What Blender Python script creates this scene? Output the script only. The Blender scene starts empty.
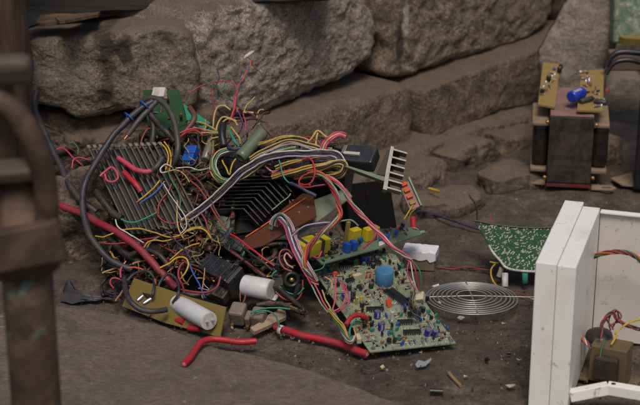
import bpy, bmesh, math, random
from mathutils import Vector, Matrix, noise
random.seed(7)
R = math.radians
EXPO = 0.46
SC = bpy.context.scene
COL = SC.collection
# ------------------------------------------------------------------ camera
H = 0.78; PITCH = 20.0; F = 1505.0
cam_d = bpy.data.cameras.new('camera'); cam = bpy.data.objects.new('camera', cam_d); COL.objects.link(cam)
cam.location = (0, 0, H); cam.rotation_euler = (R(90-PITCH), 0, 0)
cam_d.sensor_width = 36; cam_d.lens = F/640*36; cam_d.clip_start = .05; cam_d.clip_end = 400
cam_d.dof.use_dof = True; cam_d.dof.focus_distance = 1.90; cam_d.dof.aperture_fstop = 7.5
SC.camera = cam
CR = Matrix.Rotation(R(90-PITCH), 3, 'X'); O0 = Vector((0, 0, H))
def ray(px, py): return CR @ Vector(((px-320)/F, -(py-202.5)/F, -1))
def plane_hit(px, py, p, n):
    d = ray(px, py); t = (Vector(p)-O0).dot(n)/d.dot(n); return O0+d*t
def G(px, py, z=0.0): d = ray(px, py); return O0+d*((z-H)/d.z)
def A(px, py, Y): d = ray(px, py); return O0+d*(Y/d.y)
SL = 0.85
SN = Vector((0.35*SL, -SL, 1)); SNn = SN.normalized()
def S(px, py, l=0.02, zmin=None):
    # the slope of the scrap heap: z = SL*(y-(1.69-.35x)), lifted by l along its normal
    SNv = Vector((-0.35*SL, -SL, 1)).normalized()
    p = Vector((0, 1.69, 0)) + SNv*l
    h = plane_hit(px, py, p, SNv)
    zm = max(l, 0.004) if zmin is None else zmin
    if h.z < zm: h = G(px, py, zm)
    return h
def Wp(px, py, off=0.0):
    n = Vector((1, -1, 0)).normalized(); p = Vector((0, 2.19, 0)) + n*off
    return plane_hit(px, py, p, n)
# ------------------------------------------------------------------ materials
def lin(c):
    o = []
    for v in c:
        v = v/255.0; o.append(v/12.92 if v <= .04045 else ((v+.055)/1.055)**2.4)
    return (o[0], o[1], o[2], 1)
class NT:
    def __init__(s, name):
        s.m = bpy.data.materials.new(name); s.m.use_nodes = True; s.t = s.m.node_tree; s.n = s.t.nodes
        s.b = s.n['Principled BSDF']; s.tc = s.n.new('ShaderNodeTexCoord')
    def link(s, a, b): s.t.links.new(a, b)
    def noise(s, scale, detail=4, rough=.6, dist=0, vec=None):
        k = s.n.new('ShaderNodeTexNoise'); k.inputs['Scale'].default_value = scale; k.inputs['Detail'].default_value = detail
        k.inputs['Roughness'].default_value = rough; k.inputs['Distortion'].default_value = dist
        s.link(vec or s.tc.outputs['Object'], k.inputs['Vector']); return k.outputs['Fac']
    def voro(s, scale, feat='F1'):
        k = s.n.new('ShaderNodeTexVoronoi'); k.feature = feat; k.inputs['Scale'].default_value = scale
        s.link(s.tc.outputs['Object'], k.inputs['Vector']); return k.outputs['Distance']
    def ramp(s, fac, stops):
        k = s.n.new('ShaderNodeValToRGB'); e = k.color_ramp.elements
        e[0].position, e[0].color = stops[0][0], stops[0][1]; e[1].position, e[1].color = stops[-1][0], stops[-1][1]
        for p, c in stops[1:-1]:
            q = e.new(p); q.color = c
        s.link(fac, k.inputs['Fac']); return k.outputs['Color']
    def mask(s, fac, a, b): return s.ramp(fac, [(a, (0, 0, 0, 1)), (b, (1, 1, 1, 1))])
    def mix(s, fac, a, b, mode='MIX'):
        k = s.n.new('ShaderNodeMix'); k.data_type = 'RGBA'; k.blend_type = mode
        for i, v in ((0, fac), (6, a), (7, b)):
            if hasattr(v, 'links'): s.link(v, k.inputs[i])
            else: k.inputs[i].default_value = v
        return k.outputs[2]
    def math(s, op, a, b=0.0):
        k = s.n.new('ShaderNodeMath'); k.operation = op
        for i, v in ((0, a), (1, b)):
            if hasattr(v, 'links'): s.link(v, k.inputs[i])
            else: k.inputs[i].default_value = v
        return k.outputs[0]
    def bump(s, h, strength=.5, dist=.001, prev=None):
        k = s.n.new('ShaderNodeBump'); k.inputs['Strength'].default_value = strength; k.inputs['Distance'].default_value = dist
        s.link(h, k.inputs['Height'])
        if prev is not None: s.link(prev, k.inputs['Normal'])
        s.link(k.outputs['Normal'], s.b.inputs['Normal']); return k.outputs['Normal']
    def col(s, c): s.link(c, s.b.inputs['Base Color'])
    def rough(s, r):
        if hasattr(r, 'links'): s.link(r, s.b.inputs['Roughness'])
        else: s.b.inputs['Roughness'].default_value = r
DUST = lin((88, 74, 62))
_mc = {}
def mat(name, c, rough=.45, metal=0, dust=.35, scale=60, bump=.15):
    key = name
    if key in _mc: return _mc[key]
    t = NT(name); c = lin(c) if max(c) > 1 else c
    n1 = t.noise(scale, 5, .7); n2 = t.noise(scale*6, 3, .6)
    v = t.mix(t.math('MULTIPLY', n1, .5), c, tuple(x*.55 for x in c[:3])+(1,))
    f = t.math('MULTIPLY', t.mask(t.math('ADD', t.math('MULTIPLY', n1, .65), t.math('MULTIPLY', n2, .35)), .42, .66), dust)
    t.col(t.mix(f, v, DUST)); t.b.inputs['Metallic'].default_value = metal
    rr = t.n.new('ShaderNodeMapRange'); rr.inputs[3].default_value = rough; rr.inputs[4].default_value = min(1, rough+.4)
    t.link(f, rr.inputs[0]); t.link(rr.outputs[0], t.b.inputs['Roughness'])
    if bump: t.bump(n2, bump, .0006)
    _mc[key] = t.m; return t.m
# ------------------------------------------------------------------ mesh builder
class MB:
    def __init__(s): s.v = []; s.f = []; s.mi = []; s.sm = []; s.mats = []
    def m(s, mt):
        if mt not in s.mats: s.mats.append(mt)
        return s.mats.index(mt)
    def add(s, vs, fs, mt, smooth=False):
        b = len(s.v); k = s.m(mt); s.v += [Vector(v) for v in vs]
        for f in fs: s.f.append(tuple(i+b for i in f)); s.mi.append(k); s.sm.append(smooth)
    def box(s, M, a, b, mt, ch=0.0):
        x0, y0, z0 = a; x1, y1, z1 = b
        if ch <= 0:
            vs = [M @ Vector(p) for p in ((x0,y0,z0),(x1,y0,z0),(x1,y1,z0),(x0,y1,z0),(x0,y0,z1),(x1,y0,z1),(x1,y1,z1),(x0,y1,z1))]
            s.add(vs, [(0,3,2,1),(4,5,6,7),(0,1,5,4),(1,2,6,5),(2,3,7,6),(3,0,4,7)], mt); return
        c = min(ch, (x1-x0)*.45, (y1-y0)*.45, (z1-z0)*.45)
        bm = bmesh.new(); bmesh.ops.create_cube(bm, size=1)
        for v in bm.verts: v.co = Vector(((x0+x1)/2+v.co.x*(x1-x0), (y0+y1)/2+v.co.y*(y1-y0), (z0+z1)/2+v.co.z*(z1-z0)))
        bmesh.ops.bevel(bm, geom=bm.edges[:], offset=c, segments=2, affect='EDGES', profile=.5)
        bm.verts.index_update()
        s.add([M @ v.co for v in bm.verts], [tuple(v.index for v in f.verts) for f in bm.faces], mt, False); bm.free()
    def lathe(s, M, prof, mt, n=20, cap=True):   # prof [(r,z)..] about local z
        vs = []; fs = []
        for r, z in prof:
            for i in range(n):
                a = 2*math.pi*i/n; vs.append(M @ Vector((r*math.cos(a), r*math.sin(a), z)))
        for k in range(len(prof)-1):
            for i in range(n):
                j = (i+1) % n; fs.append((k*n+i, k*n+j, (k+1)*n+j, (k+1)*n+i))
        s.add(vs, fs, mt, True)
        if cap:
            b = len(prof)-1
            s.add(vs[:n], [tuple(reversed(range(n)))], mt); s.add(vs[b*n:], [tuple(range(n))], mt)
    def cyl(s, p, q, r, mt, n=14, r2=None, ch=0.0):
        p, q = Vector(p), Vector(q); L = (q-p).length; M = Matrix.Translation(p) @ (q-p).to_track_quat('Z', 'Y').to_matrix().to_4x4()
        r2 = r if r2 is None else r2
        if ch: prof = [(r-ch, 0), (r, ch), (r2, L-ch), (r2-ch, L)]
        else: prof = [(r, 0), (r2, L)]
        s.lathe(M, prof, mt, n)
    def tube(s, pts, r, mt, n=7, closed=False):
        pts = [Vector(p) for p in pts]; N = len(pts); vs = []; up = None
        for i, p in enumerate(pts):
            if closed: t = pts[(i+1) % N]-pts[i-1]
            else: t = pts[min(i+1, N-1)]-pts[max(i-1, 0)]
            if t.length < 1e-9: t = Vector((0, 0, 1))
            t.normalize()
            if up is None: up = t.orthogonal().normalized()
            up = up-t*up.dot(t)
            if up.length < 1e-6: up = t.orthogonal()
            up.normalize(); w = t.cross(up)
            rr = r(i/(N-1)) if callable(r) else r
            for k in range(n):
                a = 2*math.pi*k/n; vs.append(p+(up*math.cos(a)+w*math.sin(a))*rr)
        fs = []
        for i in range(N if closed else N-1):
            i2 = (i+1) % N
            for k in range(n): fs.append((i*n+k, i*n+(k+1) % n, i2*n+(k+1) % n, i2*n+k))
        s.add(vs, fs, mt, True)
        if not closed:
            s.add(vs[:n], [tuple(reversed(range(n)))], mt); s.add(vs[-n:], [tuple(range(n))], mt)
    def prism(s, M, poly, z0, z1, mt):
        n = len(poly); vs = [M @ Vector((x, y, z0)) for x, y in poly]+[M @ Vector((x, y, z1)) for x, y in poly]
        area = sum(poly[i][0]*poly[(i+1) % n][1]-poly[(i+1) % n][0]*poly[i][1] for i in range(n))
        fs = [tuple(reversed(range(n))), tuple(range(n, 2*n))]+[(i, (i+1) % n, n+(i+1) % n, n+i) for i in range(n)]
        if area < 0: fs = [tuple(reversed(f)) for f in fs]
        s.add(vs, fs, mt)
    def mesh(s, name):
        me = bpy.data.meshes.new(name); me.from_pydata([tuple(v) for v in s.v], [], s.f)
        for mt in s.mats: me.materials.append(mt)
        me.polygons.foreach_set('material_index', s.mi); me.polygons.foreach_set('use_smooth', s.sm); me.update(); return me
    def build(s, name, parent=None, loc=None):
        # world-space vertices; the object's origin is put at its base
        if parent is None:
            if loc is None:
                xs = [v.x for v in s.v]; ys = [v.y for v in s.v]; zs = [v.z for v in s.v]
                loc = Vector(((min(xs)+max(xs))/2, (min(ys)+max(ys))/2, min(zs)))
            s.v = [v-loc for v in s.v]
            o = bpy.data.objects.new(name, s.mesh(name)); o.location = loc; COL.objects.link(o); return o
        inv = WM[parent.name].inverted(); s.v = [inv @ v for v in s.v]
        o = bpy.data.objects.new(name, s.mesh(name)); COL.objects.link(o); o.parent = parent; WM[o.name] = WM[parent.name].copy(); return o
WM = {}
def tag(o, label=None, cat=None, group=None, kind=None):
    if label: o['label'] = label
    if cat: o['category'] = cat
    if group: o['group'] = group
    if kind: o['kind'] = kind
    return o
def empty(name, M, label, cat, group=None):
    o = bpy.data.objects.new(name, None); COL.objects.link(o); o.empty_display_size = .02
    if not isinstance(M, Matrix): M = Matrix.Translation(M)
    o.matrix_world = M; WM[o.name] = M.copy(); return tag(o, label, cat, group)
def inst(mesh, name, parent, Mw):
    o = bpy.data.objects.new(name, mesh); COL.objects.link(o); o.parent = parent
    o.matrix_local = WM[parent.name].inverted() @ Mw; return o
I4 = Matrix.Identity(4)
def T(x, y, z): return Matrix.Translation((x, y, z))
def RZ(a): return Matrix.Rotation(R(a), 4, 'Z')
def RX(a): return Matrix.Rotation(R(a), 4, 'X')
def RY(a): return Matrix.Rotation(R(a), 4, 'Y')
def frame(O, X, Y):
    O, X, Y = Vector(O), Vector(X), Vector(Y); x = (X-O).normalized(); z = x.cross(Y-O).normalized(); y = z.cross(x)
    return Matrix(((x.x, y.x, z.x, O.x), (x.y, y.y, z.y, O.y), (x.z, y.z, z.z, O.z), (0, 0, 0, 1)))
def onf(M, px, py):
    h = plane_hit(px, py, M.translation, M.col[2].xyz); l = M.inverted() @ h; return (l.x, l.y)
def spline(pts, k=6):
    pts = [Vector(p) for p in pts]
    if len(pts) < 3:
        return [pts[0].lerp(pts[-1], i/k) for i in range(k+1)]
    P = [pts[0]*2-pts[1]]+pts+[pts[-1]*2-pts[-2]]; out = []
    for i in range(1, len(P)-2):
        a, b, c, d = P[i-1:i+3]
        for j in range(k):
            t = j/k; out.append(.5*((2*b)+(c-a)*t+(2*a-5*b+4*c-d)*t*t+(3*b-a-3*c+d)*t**3))
    out.append(P[-2]); return out
# ------------------------------------------------------------------ world and light
w = bpy.data.worlds.new('World'); SC.world = w; w.use_nodes = True
sky = w.node_tree.nodes.new('ShaderNodeTexSky'); sky.sky_type = 'NISHITA'; sky.sun_disc = False
SUN_EL, SUN_AZ = 59, 178     # azimuth from +Y towards +X
sky.sun_elevation = R(SUN_EL); sky.sun_rotation = R(SUN_AZ); sky.dust_density = 3.0; sky.air_density = 1.0; sky.ozone_density = 1.0
bg = w.node_tree.nodes['Background']; bg.inputs['Strength'].default_value = .062
w.node_tree.links.new(sky.outputs[0], bg.inputs['Color'])
sd = bpy.data.lights.new('sun', 'SUN'); sun = bpy.data.objects.new('sun', sd); COL.objects.link(sun)
sd.energy = 1.5; sd.angle = R(20); sd.color = (1, .92, .81)
sv = Vector((math.sin(R(SUN_AZ))*math.cos(R(SUN_EL)), math.cos(R(SUN_AZ))*math.cos(R(SUN_EL)), math.sin(R(SUN_EL))))
sun.rotation_euler = (-sv).to_track_quat('-Z', 'Y').to_euler()
vs_ = SC.view_settings; vs_.view_transform = 'Standard'; vs_.look = 'None'; vs_.gamma = 1; vs_.exposure = EXPO
SC.cycles.use_denoising = True; SC.cycles.max_bounces = 6
# ------------------------------------------------------------------ stone
def stone_mat(name, base, light, dark, grain=260, stain=.5, seed=0., orange=.15, pit=.6, blobs=(), earth=.75):
    t = NT(name)
    mp = t.n.new('ShaderNodeMapping'); mp.inputs['Location'].default_value = (seed, seed*1.7, seed*.6); t.link(t.tc.outputs['Object'], mp.inputs[0]); v = mp.outputs[0]
    big = t.noise(7, 6, .6, .5, v); mid = t.noise(38, 6, .75, .3, v); fine = t.noise(grain, 4, .75, 0, v); st = t.noise(11, 5, .65, 1.2, v); og = t.noise(19, 5, .7, .4, v)
    c = t.ramp(t.math('ADD', t.math('MULTIPLY', mid, .42), t.math('MULTIPLY', fine, .58)), [(.38, lin(dark)), (.5, lin(base)), (.62, lin(light))])
    c = t.mix(t.math('MULTIPLY', t.mask(big, .35, .7), .45), c, tuple(x*.5 for x in lin(base)[:3])+(1,))
    c = t.mix(t.math('MULTIPLY', t.mask(st, .56, .66), stain), c, lin((30, 25, 22)))
    c = t.mix(t.math('MULTIPLY', t.mask(og, .56, .72), orange), c, lin((120, 82, 48)))
    geo = t.n.new('ShaderNodeNewGeometry'); sx = t.n.new('ShaderNodeSeparateXYZ'); t.link(geo.outputs['Normal'], sx.inputs[0])
    up = t.mask(t.math('ADD', sx.outputs['Z'], t.math('MULTIPLY', mid, .6)), .75, 1.15)      # earth that has settled on ledges
    c = t.mix(t.math('MULTIPLY', up, earth), c, lin((112, 94, 78)))
    for bp, br, bc, bs in blobs:
        vm = t.n.new('ShaderNodeVectorMath'); vm.operation = 'SUBTRACT'; t.link(t.tc.outputs['Object'], vm.inputs[0]); vm.inputs[1].default_value = Vector(bp)-Vector((.1, 2.3, 0))
        vd = t.n.new('ShaderNodeVectorMath'); vd.operation = 'DIVIDE'; t.link(vm.outputs[0], vd.inputs[0]); vd.inputs[1].default_value = br
        vl = t.n.new('ShaderNodeVectorMath'); vl.operation = 'LENGTH'; t.link(vd.outputs[0], vl.inputs[0])
        dd = t.math('ADD', vl.outputs['Value'], t.math('MULTIPLY', t.math('SUBTRACT', t.noise(34, 5, .7), .5), 2.6))
        c = t.mix(t.math('MULTIPLY', t.ramp(dd, [(.55, (1, 1, 1, 1)), (1.0, (0, 0, 0, 1))]), bs), c, lin(bc))
    fl = t.mask(t.noise(150, 2, .5, 0, v), .70, .76); c = t.mix(t.math('MULTIPLY', fl, .45), c, lin((165, 158, 150)))
    t.col(c); t.rough(.92)
    b = t.bump(mid, .5, .012); b = t.bump(t.noise(grain*.45, 4, .7, .4, v), pit, .009, b); b = t.bump(fine, pit, .005, b)
    return t.m
M_A = stone_mat('weathered_grey_stone', (126, 112, 96), (164, 150, 133), (70, 59, 50), stain=.5, seed=1.3, pit=.6, blobs=[(A(103, 52, 2.05), (.020, .2, .040), (46, 36, 30), .85), (A(125, 55, 2.05), (.014, .2, .030), (40, 32, 27), .85), (A(108, 90, 2.05), (.016, .2, .028), (52, 41, 34), .8), (A(62, 72, 2.05), (.05, .2, .03), (140, 136, 124), .4)])
M_B = stone_mat('rough_granite', (180, 161, 144), (232, 216, 200), (86, 71, 60), grain=330, stain=.12, seed=5.1, orange=.1, pit=.9)
M_C = stone_mat('ochre_stone', (138, 119, 98), (188, 170, 148), (70, 57, 45), stain=.45, seed=8.2, orange=.3, pit=.8, blobs=[(Wp(399, 45, -.05), (.012, .012, .05), (46, 38, 32), .85), (Wp(404, 18, -.05), (.010, .010, .035), (206, 200, 192), .7)])
M_D = stone_mat('brown_stone', (120, 101, 84), (164, 144, 124), (66, 53, 44), stain=.35, seed=3.3, orange=.2, grain=200, pit=.8)
M_E = stone_mat('dark_earthy_stone', (84, 71, 61), (112, 97, 85), (48, 39, 33), stain=.3, seed=9.7, orange=.08, grain=160)
M_S = stone_mat('smooth_grey_stone', (138, 125, 113), (162, 150, 138), (108, 96, 86), stain=.1, seed=2.2, orange=.12, grain=200, pit=.3)
def stone(name, parent, outline, plane, back, mt, rad=.03, bulge=.012, rough=.008, n=190, rings=34, seed=0, edge=.006, freq=22):
    """outline: world points on a plane; plane normal points out; back: how far it runs behind"""
    N = Vector(plane).normalized(); P = [Vector(p) for p in outline]
    c = sum(P, Vector())/len(P)
    Pl = spline(P+[P[0]], 8)[:-1]
    d = [0]
    for i in range(len(Pl)): d.append(d[-1]+(Pl[(i+1) % len(Pl)]-Pl[i]).length)
    tot = d[-1]; out = []; j = 0
    for i in range(n):
        s = tot*i/n
        while d[j+1] < s: j += 1
        f = (s-d[j])/max(d[j+1]-d[j], 1e-9); out.append(Pl[j].lerp(Pl[(j+1) % len(Pl)], f))
    sd = Vector((seed*3.1, seed*1.7, seed*.9))
    out2 = []
    for p in out:
        r = (p-c); L = r.length; k = noise.noise(p*18+sd)*edge+noise.noise(p*60+sd)*edge*.5
        out2.append(c+r*(1+k/L))
    out = out2
    mr = min((p-c).length for p in out); rad = min(rad, mr*.9)
    vs = []; fs = []
    def disp(p):
        q = p*freq+sd
        return noise.fractal(q, 1.0, 2.1, 5)*rough+abs(noise.noise(p*freq*.35+sd))*rough*.8
    backs = [(1.0, -back), (1.0, -back*.6), (1.0, -back*.3), (1.0, -rad-.004)]
    prof = []
    for t_, dz in backs: prof.append(('b', dz))
    for k in range(8): prof.append(('r', k/8))
    for k in range(rings): prof.append(('f', k/rings))
    for kind, val in prof:
        for p in out:
            r = p-c; L = r.length; u = r/L
            if kind == 'b': q = p+N*val
            elif kind == 'r':
                a = val*math.pi/2; q = p-u*rad*(1-math.cos(a))+N*(-rad+rad*math.sin(a))
            else:
                rr = (L-rad)*(1-val); q = c+u*rr+N*(bulge*(1-(rr/L)**2))
            dd = disp(q); nd = N if kind == 'f' else (u if kind == 'b' else (u+N).normalized())
            vs.append(q+nd*(dd if kind != 'b' else dd*.8))
    nr = len(prof)
    for k in range(nr-1):
        for i in range(n):
            j2 = (i+1) % n; fs.append((k*n+i, k*n+j2, (k+1)*n+j2, (k+1)*n+i))
    vs.append(c+N*(bulge+disp(c))); ci = len(vs)-1
    for i in range(n): fs.append(((nr-1)*n+i, (nr-1)*n+(i+1) % n, ci))
    # orientation test
    a = (vs[fs[-1][1]]-vs[fs[-1][0]]).cross(vs[ci]-vs[fs[-1][0]])
    if a.dot(N) < 0: fs = [tuple(reversed(f)) for f in fs]
    b = MB(); b.add(vs, fs, mt, True); return b.build(name, parent)
NW = (1, -1, 0); NF = (0, -1, .06)
wall = empty('stone_wall', (0.1, 2.3, 0), 'old wall of big rough stone blocks stepping back behind the scrap heap', 'wall')
def pw(l, off): return [Wp(x, y, off) for x, y in l]
def pa(l, Y): return [A(x, y, Y) for x, y in l]
s1 = stone('stone', wall, pw([(190,30),(205,10),(250,-6),(320,-18),(360,-10),(376,12),(382,40),(372,60),(345,80),(310,97),(272,112),(238,120),(208,114),(194,85)], -.05), NW, .25, M_B, .026, .007, .0042, 300, 70, 2, .006, 60)
tag(s1, 'pale grey pitted granite block at the centre of the wall')
s2 = stone('stone', wall, pw([(372,-70),(560,-70),(556,0),(546,25),(520,42),(470,58),(430,69),(404,77),(384,72),(385,45),(374,8)], -.05), NW, .25, M_C, .018, .007, .0045, 300, 60, 5, .005, 45)
tag(s2, 'ochre brown block with a white streaked stain')
s3 = stone('stone', wall, pw([(240,150),(262,128),(300,118),(345,103),(388,90),(407,86),(414,95),(415,135),(406,152),(370,175),(300,200),(255,205)], .0), NW, .22, M_D, .018, .003, .003, 260, 40, 7, .003, 36)
tag(s3, 'long brown ledge block behind the heatsinks')
s4 = stone('stone', wall, pw([(424,101),(430,89),(470,73),(545,47),(600,30),(606,84),(560,98),(520,108),(470,123),(438,135),(426,136)], .008), NW, .22, M_D, .009, .002, .0025, 280, 40, 11, .002, 40)
tag(s4, 'squared brown ledge block with a pale chipped upper edge')
stone('stone', wall, pw([(300,210),(350,184),(400,158),(432,144),(446,139),(450,146),(451,168),(430,182),(380,200),(300,240)], .045), NW, .12, M_D, .014, .004, .0045, 220, 24, 13, .004, 36)
stone('stone', wall, pw([(455,137),(470,130),(500,121),(560,103),(600,92),(600,128),(540,143),(490,158),(458,166),(454,150)], .038), NW, .12, M_D, .012, .004, .004, 220, 24, 14, .003, 36)
stone('stone', wall, pw([(380,222),(398,182),(418,171),(444,162),(449,172),(446,196),(430,210),(400,222)], .10), NW, .12, M_D, .018, .006, .007, 200, 24, 17, .006, 30)
stone('stone', wall, pw([(452,158),(470,148),(496,140),(502,148),(501,172),(470,186),(453,190)], .09), NW, .12, M_E, .018, .006, .007, 200, 24, 18, .006, 30)
stone('stone', wall, pw([(506,138),(540,131),(600,120),(600,160),(540,163),(507,168)], .085), NW, .12, M_D, .016, .005, .006, 200, 24, 19, .005, 30)
s5 = stone('stone', wall, pa([(-60,50),(20,41),(80,36),(130,29),(165,26),(186,32),(194,50),(197,88),(190,110),(160,116),(128,109),(105,116),(78,117),(55,109),(20,103),(-60,96)], 2.06), NF, .16, M_A, .012, .003, .0045, 300, 60, 19, .004, 36)
tag(s5, 'broad grey block with dark brown stains at the left')
stone('stone', wall, pa([(-60,108),(20,112),(60,118),(110,122),(160,120),(215,122),(215,230),(100,230),(-60,230)], 2.075), NF, .12, M_E, .03, .01, .02, 220, 34, 23, .008)
stone('stone', wall, pa([(-60,190),(40,172),(100,160),(170,165),(210,215),(200,300),(100,306),(-60,306)], 1.90), (0,-1,.5), .12, M_E, .04, .01, .02, 220, 34, 29, .008)
stone('stone', wall, pw([(562,-70),(690,-70),(690,10),(640,25),(590,30),(560,20),(552,-5)], -.07), NW, .2, M_E, .03, .01, .01, 160, 20, 31)
stone('stone', wall, pw([(602,45),(720,0),(720,80),(660,105),(610,112)], -.01), NW, .2, M_E, .02, .01, .01, 160, 20, 37)
# loose stones
def loose(px, py, w_, d_, h_, mt, label, yaw=0, seed=1, sub=5):
    bm = bmesh.new(); bmesh.ops.create_icosphere(bm, subdivisions=sub, radius=1); sd = Vector((seed*2.3, seed, seed*4.1)); base = G(px, py)
    vs = []
    for v in bm.verts:
        p = v.co.copy(); m_ = max(abs(p.x), abs(p.y), abs(p.z)); p = p.lerp(p/m_, .45)
        p = Vector((p.x*w_/2, p.y*d_/2, p.z*h_)); k = noise.fractal(p*14+sd, 1, 2, 5)
        p += v.co*k*.012+v.co*noise.noise(p*60+sd)*.003
        vs.append((Matrix.Rotation(R(yaw), 3, 'Z') @ p)+base)
    bm.verts.index_update(); b = MB(); b.add(vs, [tuple(v.index for v in f.verts) for f in bm.faces], mt, True); bm.free()
    return tag(b.build('loose_stone'), label, 'stone')
loose(445, 206, .13, .075, .022, M_E, 'low dark cobble under the short yellow offcut, between heap and green board', 20, 3)
loose(507, 183, .11, .07, .024, M_E, 'brown cobble left of the transformer foot, at the base of the wall', 30, 6)
loose(607, 160, .05, .05, .045, M_D, 'small round brown stone tucked behind the right side of the transformer', 0, 9, 4)
loose(622, 95, .075, .06, .05, M_S, 'squarish grey stone lying under the black cables at the right edge', 0, 12, 4)
sl = stone('leaning_stone', None, pa([(538,62),(541,45),(556,18),(578,-12),(604,-14),(614,6),(616,44),(606,70),(596,95),(575,112),(548,105)], 2.46), (-.15,-1,.35), .03, M_S, .02, .006, .004, 170, 26, 41)
tag(sl, 'smooth grey stone slab leaning on the wall behind the transformer', 'stone')
# ------------------------------------------------------------------ ground
def ground_mat():
    t = NT('trodden_earth')
    big = t.noise(5, 5, .6, .3); mid = t.noise(28, 6, .7, .2); fine = t.noise(220, 5, .8); gr = t.noise(650, 2, .5)
    c = t.ramp(t.math('ADD', t.math('MULTIPLY', mid, .5), t.math('MULTIPLY', fine, .5)), [(.37, lin((44, 36, 30))), (.5, lin((77, 66, 57))), (.63, lin((112, 99, 88)))])
    c = t.mix(t.math('MULTIPLY', t.mask(big, .42, .62), .4), c, lin((55, 44, 38)))
    c = t.mix(t.math('MULTIPLY', t.mask(gr, .68, .74), .35), c, lin((140, 128, 118)))
    c = t.mix(t.math('MULTIPLY', t.mask(t.noise(44, 4, .7, .8), .62, .68), .5), c, lin((33, 26, 23)))
    t.col(c); t.rough(.86); b = t.bump(mid, .45, .006); b = t.bump(fine, .6, .0022, b); t.bump(gr, .4, .001, b)
    return t.m
def grid_axis(a, b, step, far):
    l = []; x = a
    while x < b: l.append(x); x += step
    k = step; x = b; r_ = []
    while x < far: r_.append(x); k *= 1.35; x += k
    r_.append(far); k = step; x = a; f_ = []
    while x > -far: x -= k; k *= 1.35; f_.append(x)
    return list(reversed(f_))+l+r_
xs = grid_axis(-.62, .66, .0055, 60); ys = grid_axis(1.25, 2.75, .0055, 60)
vs = []
for y in ys:
    for x in xs:
        p = Vector((x, y, 0)); z = 0
        if -1.5 < x < 1.5 and .5 < y < 3.5:
            z = noise.fractal(p*9, 1, 2, 5)*.006+noise.fractal(p*45, 1, 2, 3)*.0016+max(0, noise.noise(p*30+Vector((5, 5, 5)))-.25)*.008
            z += .010*max(0, min(1, (y-x-1.98)/.15))   # earth banked up towards the wall
        z -= .004
        vs.append((x, y, z))
W_ = len(xs); fs = [(j*W_+i, j*W_+i+1, (j+1)*W_+i+1, (j+1)*W_+i) for j in range(len(ys)-1) for i in range(W_-1)]
b = MB(); b.add(vs, fs, ground_mat(), True); g = b.build('ground', None, Vector((0, 0, 0))); tag(g, 'dark brown trodden earth', kind='structure')
M_P = stone_mat('paving_stone', (98, 87, 79), (120, 108, 99), (74, 65, 58), grain=150, stain=.45, seed=6.6, orange=.06, pit=.4, earth=.3)
sp = stone('paving_slab', None, [G(x, y, .006) for x, y in [(-160,308),(0,304),(70,305),(135,316),(185,332),(225,345),(262,354),(300,364),(345,380),(395,399),(440,418),(470,450),(430,560),(0,600),(-200,420)]], (0, 0, 1), .03, M_P, .012, .002, .0035, 340, 60, 43, .004, 10)
tag(sp, 'worn grey brown paving stone in the foreground', kind='structure')
# ------------------------------------------------------------------ timber
def wood_mat(name, c1, c2, c3, axis=0, rust=0):
    t = NT(name); mp = t.n.new('ShaderNodeMapping'); sc_ = [60, 60, 60]; sc_[axis] = 5; mp.inputs['Scale'].default_value = sc_; t.link(t.tc.outputs['Object'], mp.inputs[0])
    n1 = t.noise(1, 6, .7, .6, mp.outputs[0]); n2 = t.noise(24, 5, .7)
    c = t.ramp(n1, [(.3, lin(c1)), (.52, lin(c2)), (.72, lin(c3))]); c = t.mix(t.math('MULTIPLY', t.mask(n2, .5, .68), .5), c, lin(c1))
    t.col(c); t.rough(.85); t.bump(n1, .7, .004); return t.m
M_T = wood_mat('dark_old_timber', (28, 25, 23), (46, 41, 38), (62, 56, 51))
p0, p1, p2 = A(-60, 22, 2.17), A(330, 0, 2.17), A(-60, -60, 2.19)
M = frame(p0, p1, p2); b = MB()
L = (p1-p0).length; n_ = 60; prof = [(0, 0), (.003, .006), (.1, .006), (.1, -.08), (0, -.08)]
vs = []; fs = []
for i in range(n_+1):
    for k, (y_, z_) in enumerate(prof):
        q = Vector((L*i/n_, y_+noise.noise(Vector((i*.25, k, 1)))*.004, z_+noise.noise(Vector((i*.4, k, 4)))*.003)); vs.append(M @ q)
for i in range(n_):
    for k in range(5): fs.append((i*5+k, i*5+(k+1) % 5, (i+1)*5+(k+1) % 5, (i+1)*5+k))
b.add(vs, [tuple(reversed(f)) for f in fs], M_T, False); tag(b.build('timber_beam'), 'dark old timber beam lying on top of the left stone block', 'beam')
M_K = wood_mat('bark', (40, 28, 20), (72, 52, 38), (96, 72, 54), 2)
b = MB(); pts = [A(0, y_, 1.96) for y_ in range(-60, 300, 12)]
base = pts[0]
rings = []
for i in range(70):
    z_ = -.0+i*.0125
    ring = []
    for k in range(36):
        a = 2*math.pi*k/36; r_ = .045+noise.fractal(Vector((math.cos(a)*2, math.sin(a)*2, z_*9)), 1, 2, 5)*.006
        ring.append(Vector((A(-5, 60, 1.97).x+math.cos(a)*r_, 1.97+math.sin(a)*r_*.8, z_)))
    rings.append(ring)
vs = [v for r_ in rings for v in r_]; fs = [(i*36+k, i*36+(k+1) % 36, (i+1)*36+(k+1) % 36, (i+1)*36+k) for i in range(69) for k in range(36)]
b.add(vs, fs, M_K, True); tag(b.build('tree_trunk'), 'rough brown trunk at the upper left corner in front of the wall', 'tree trunk')
M_bk = wood_mat('dry_bark_flake', (48, 36, 26), (92, 70, 48), (140, 106, 68))
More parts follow.
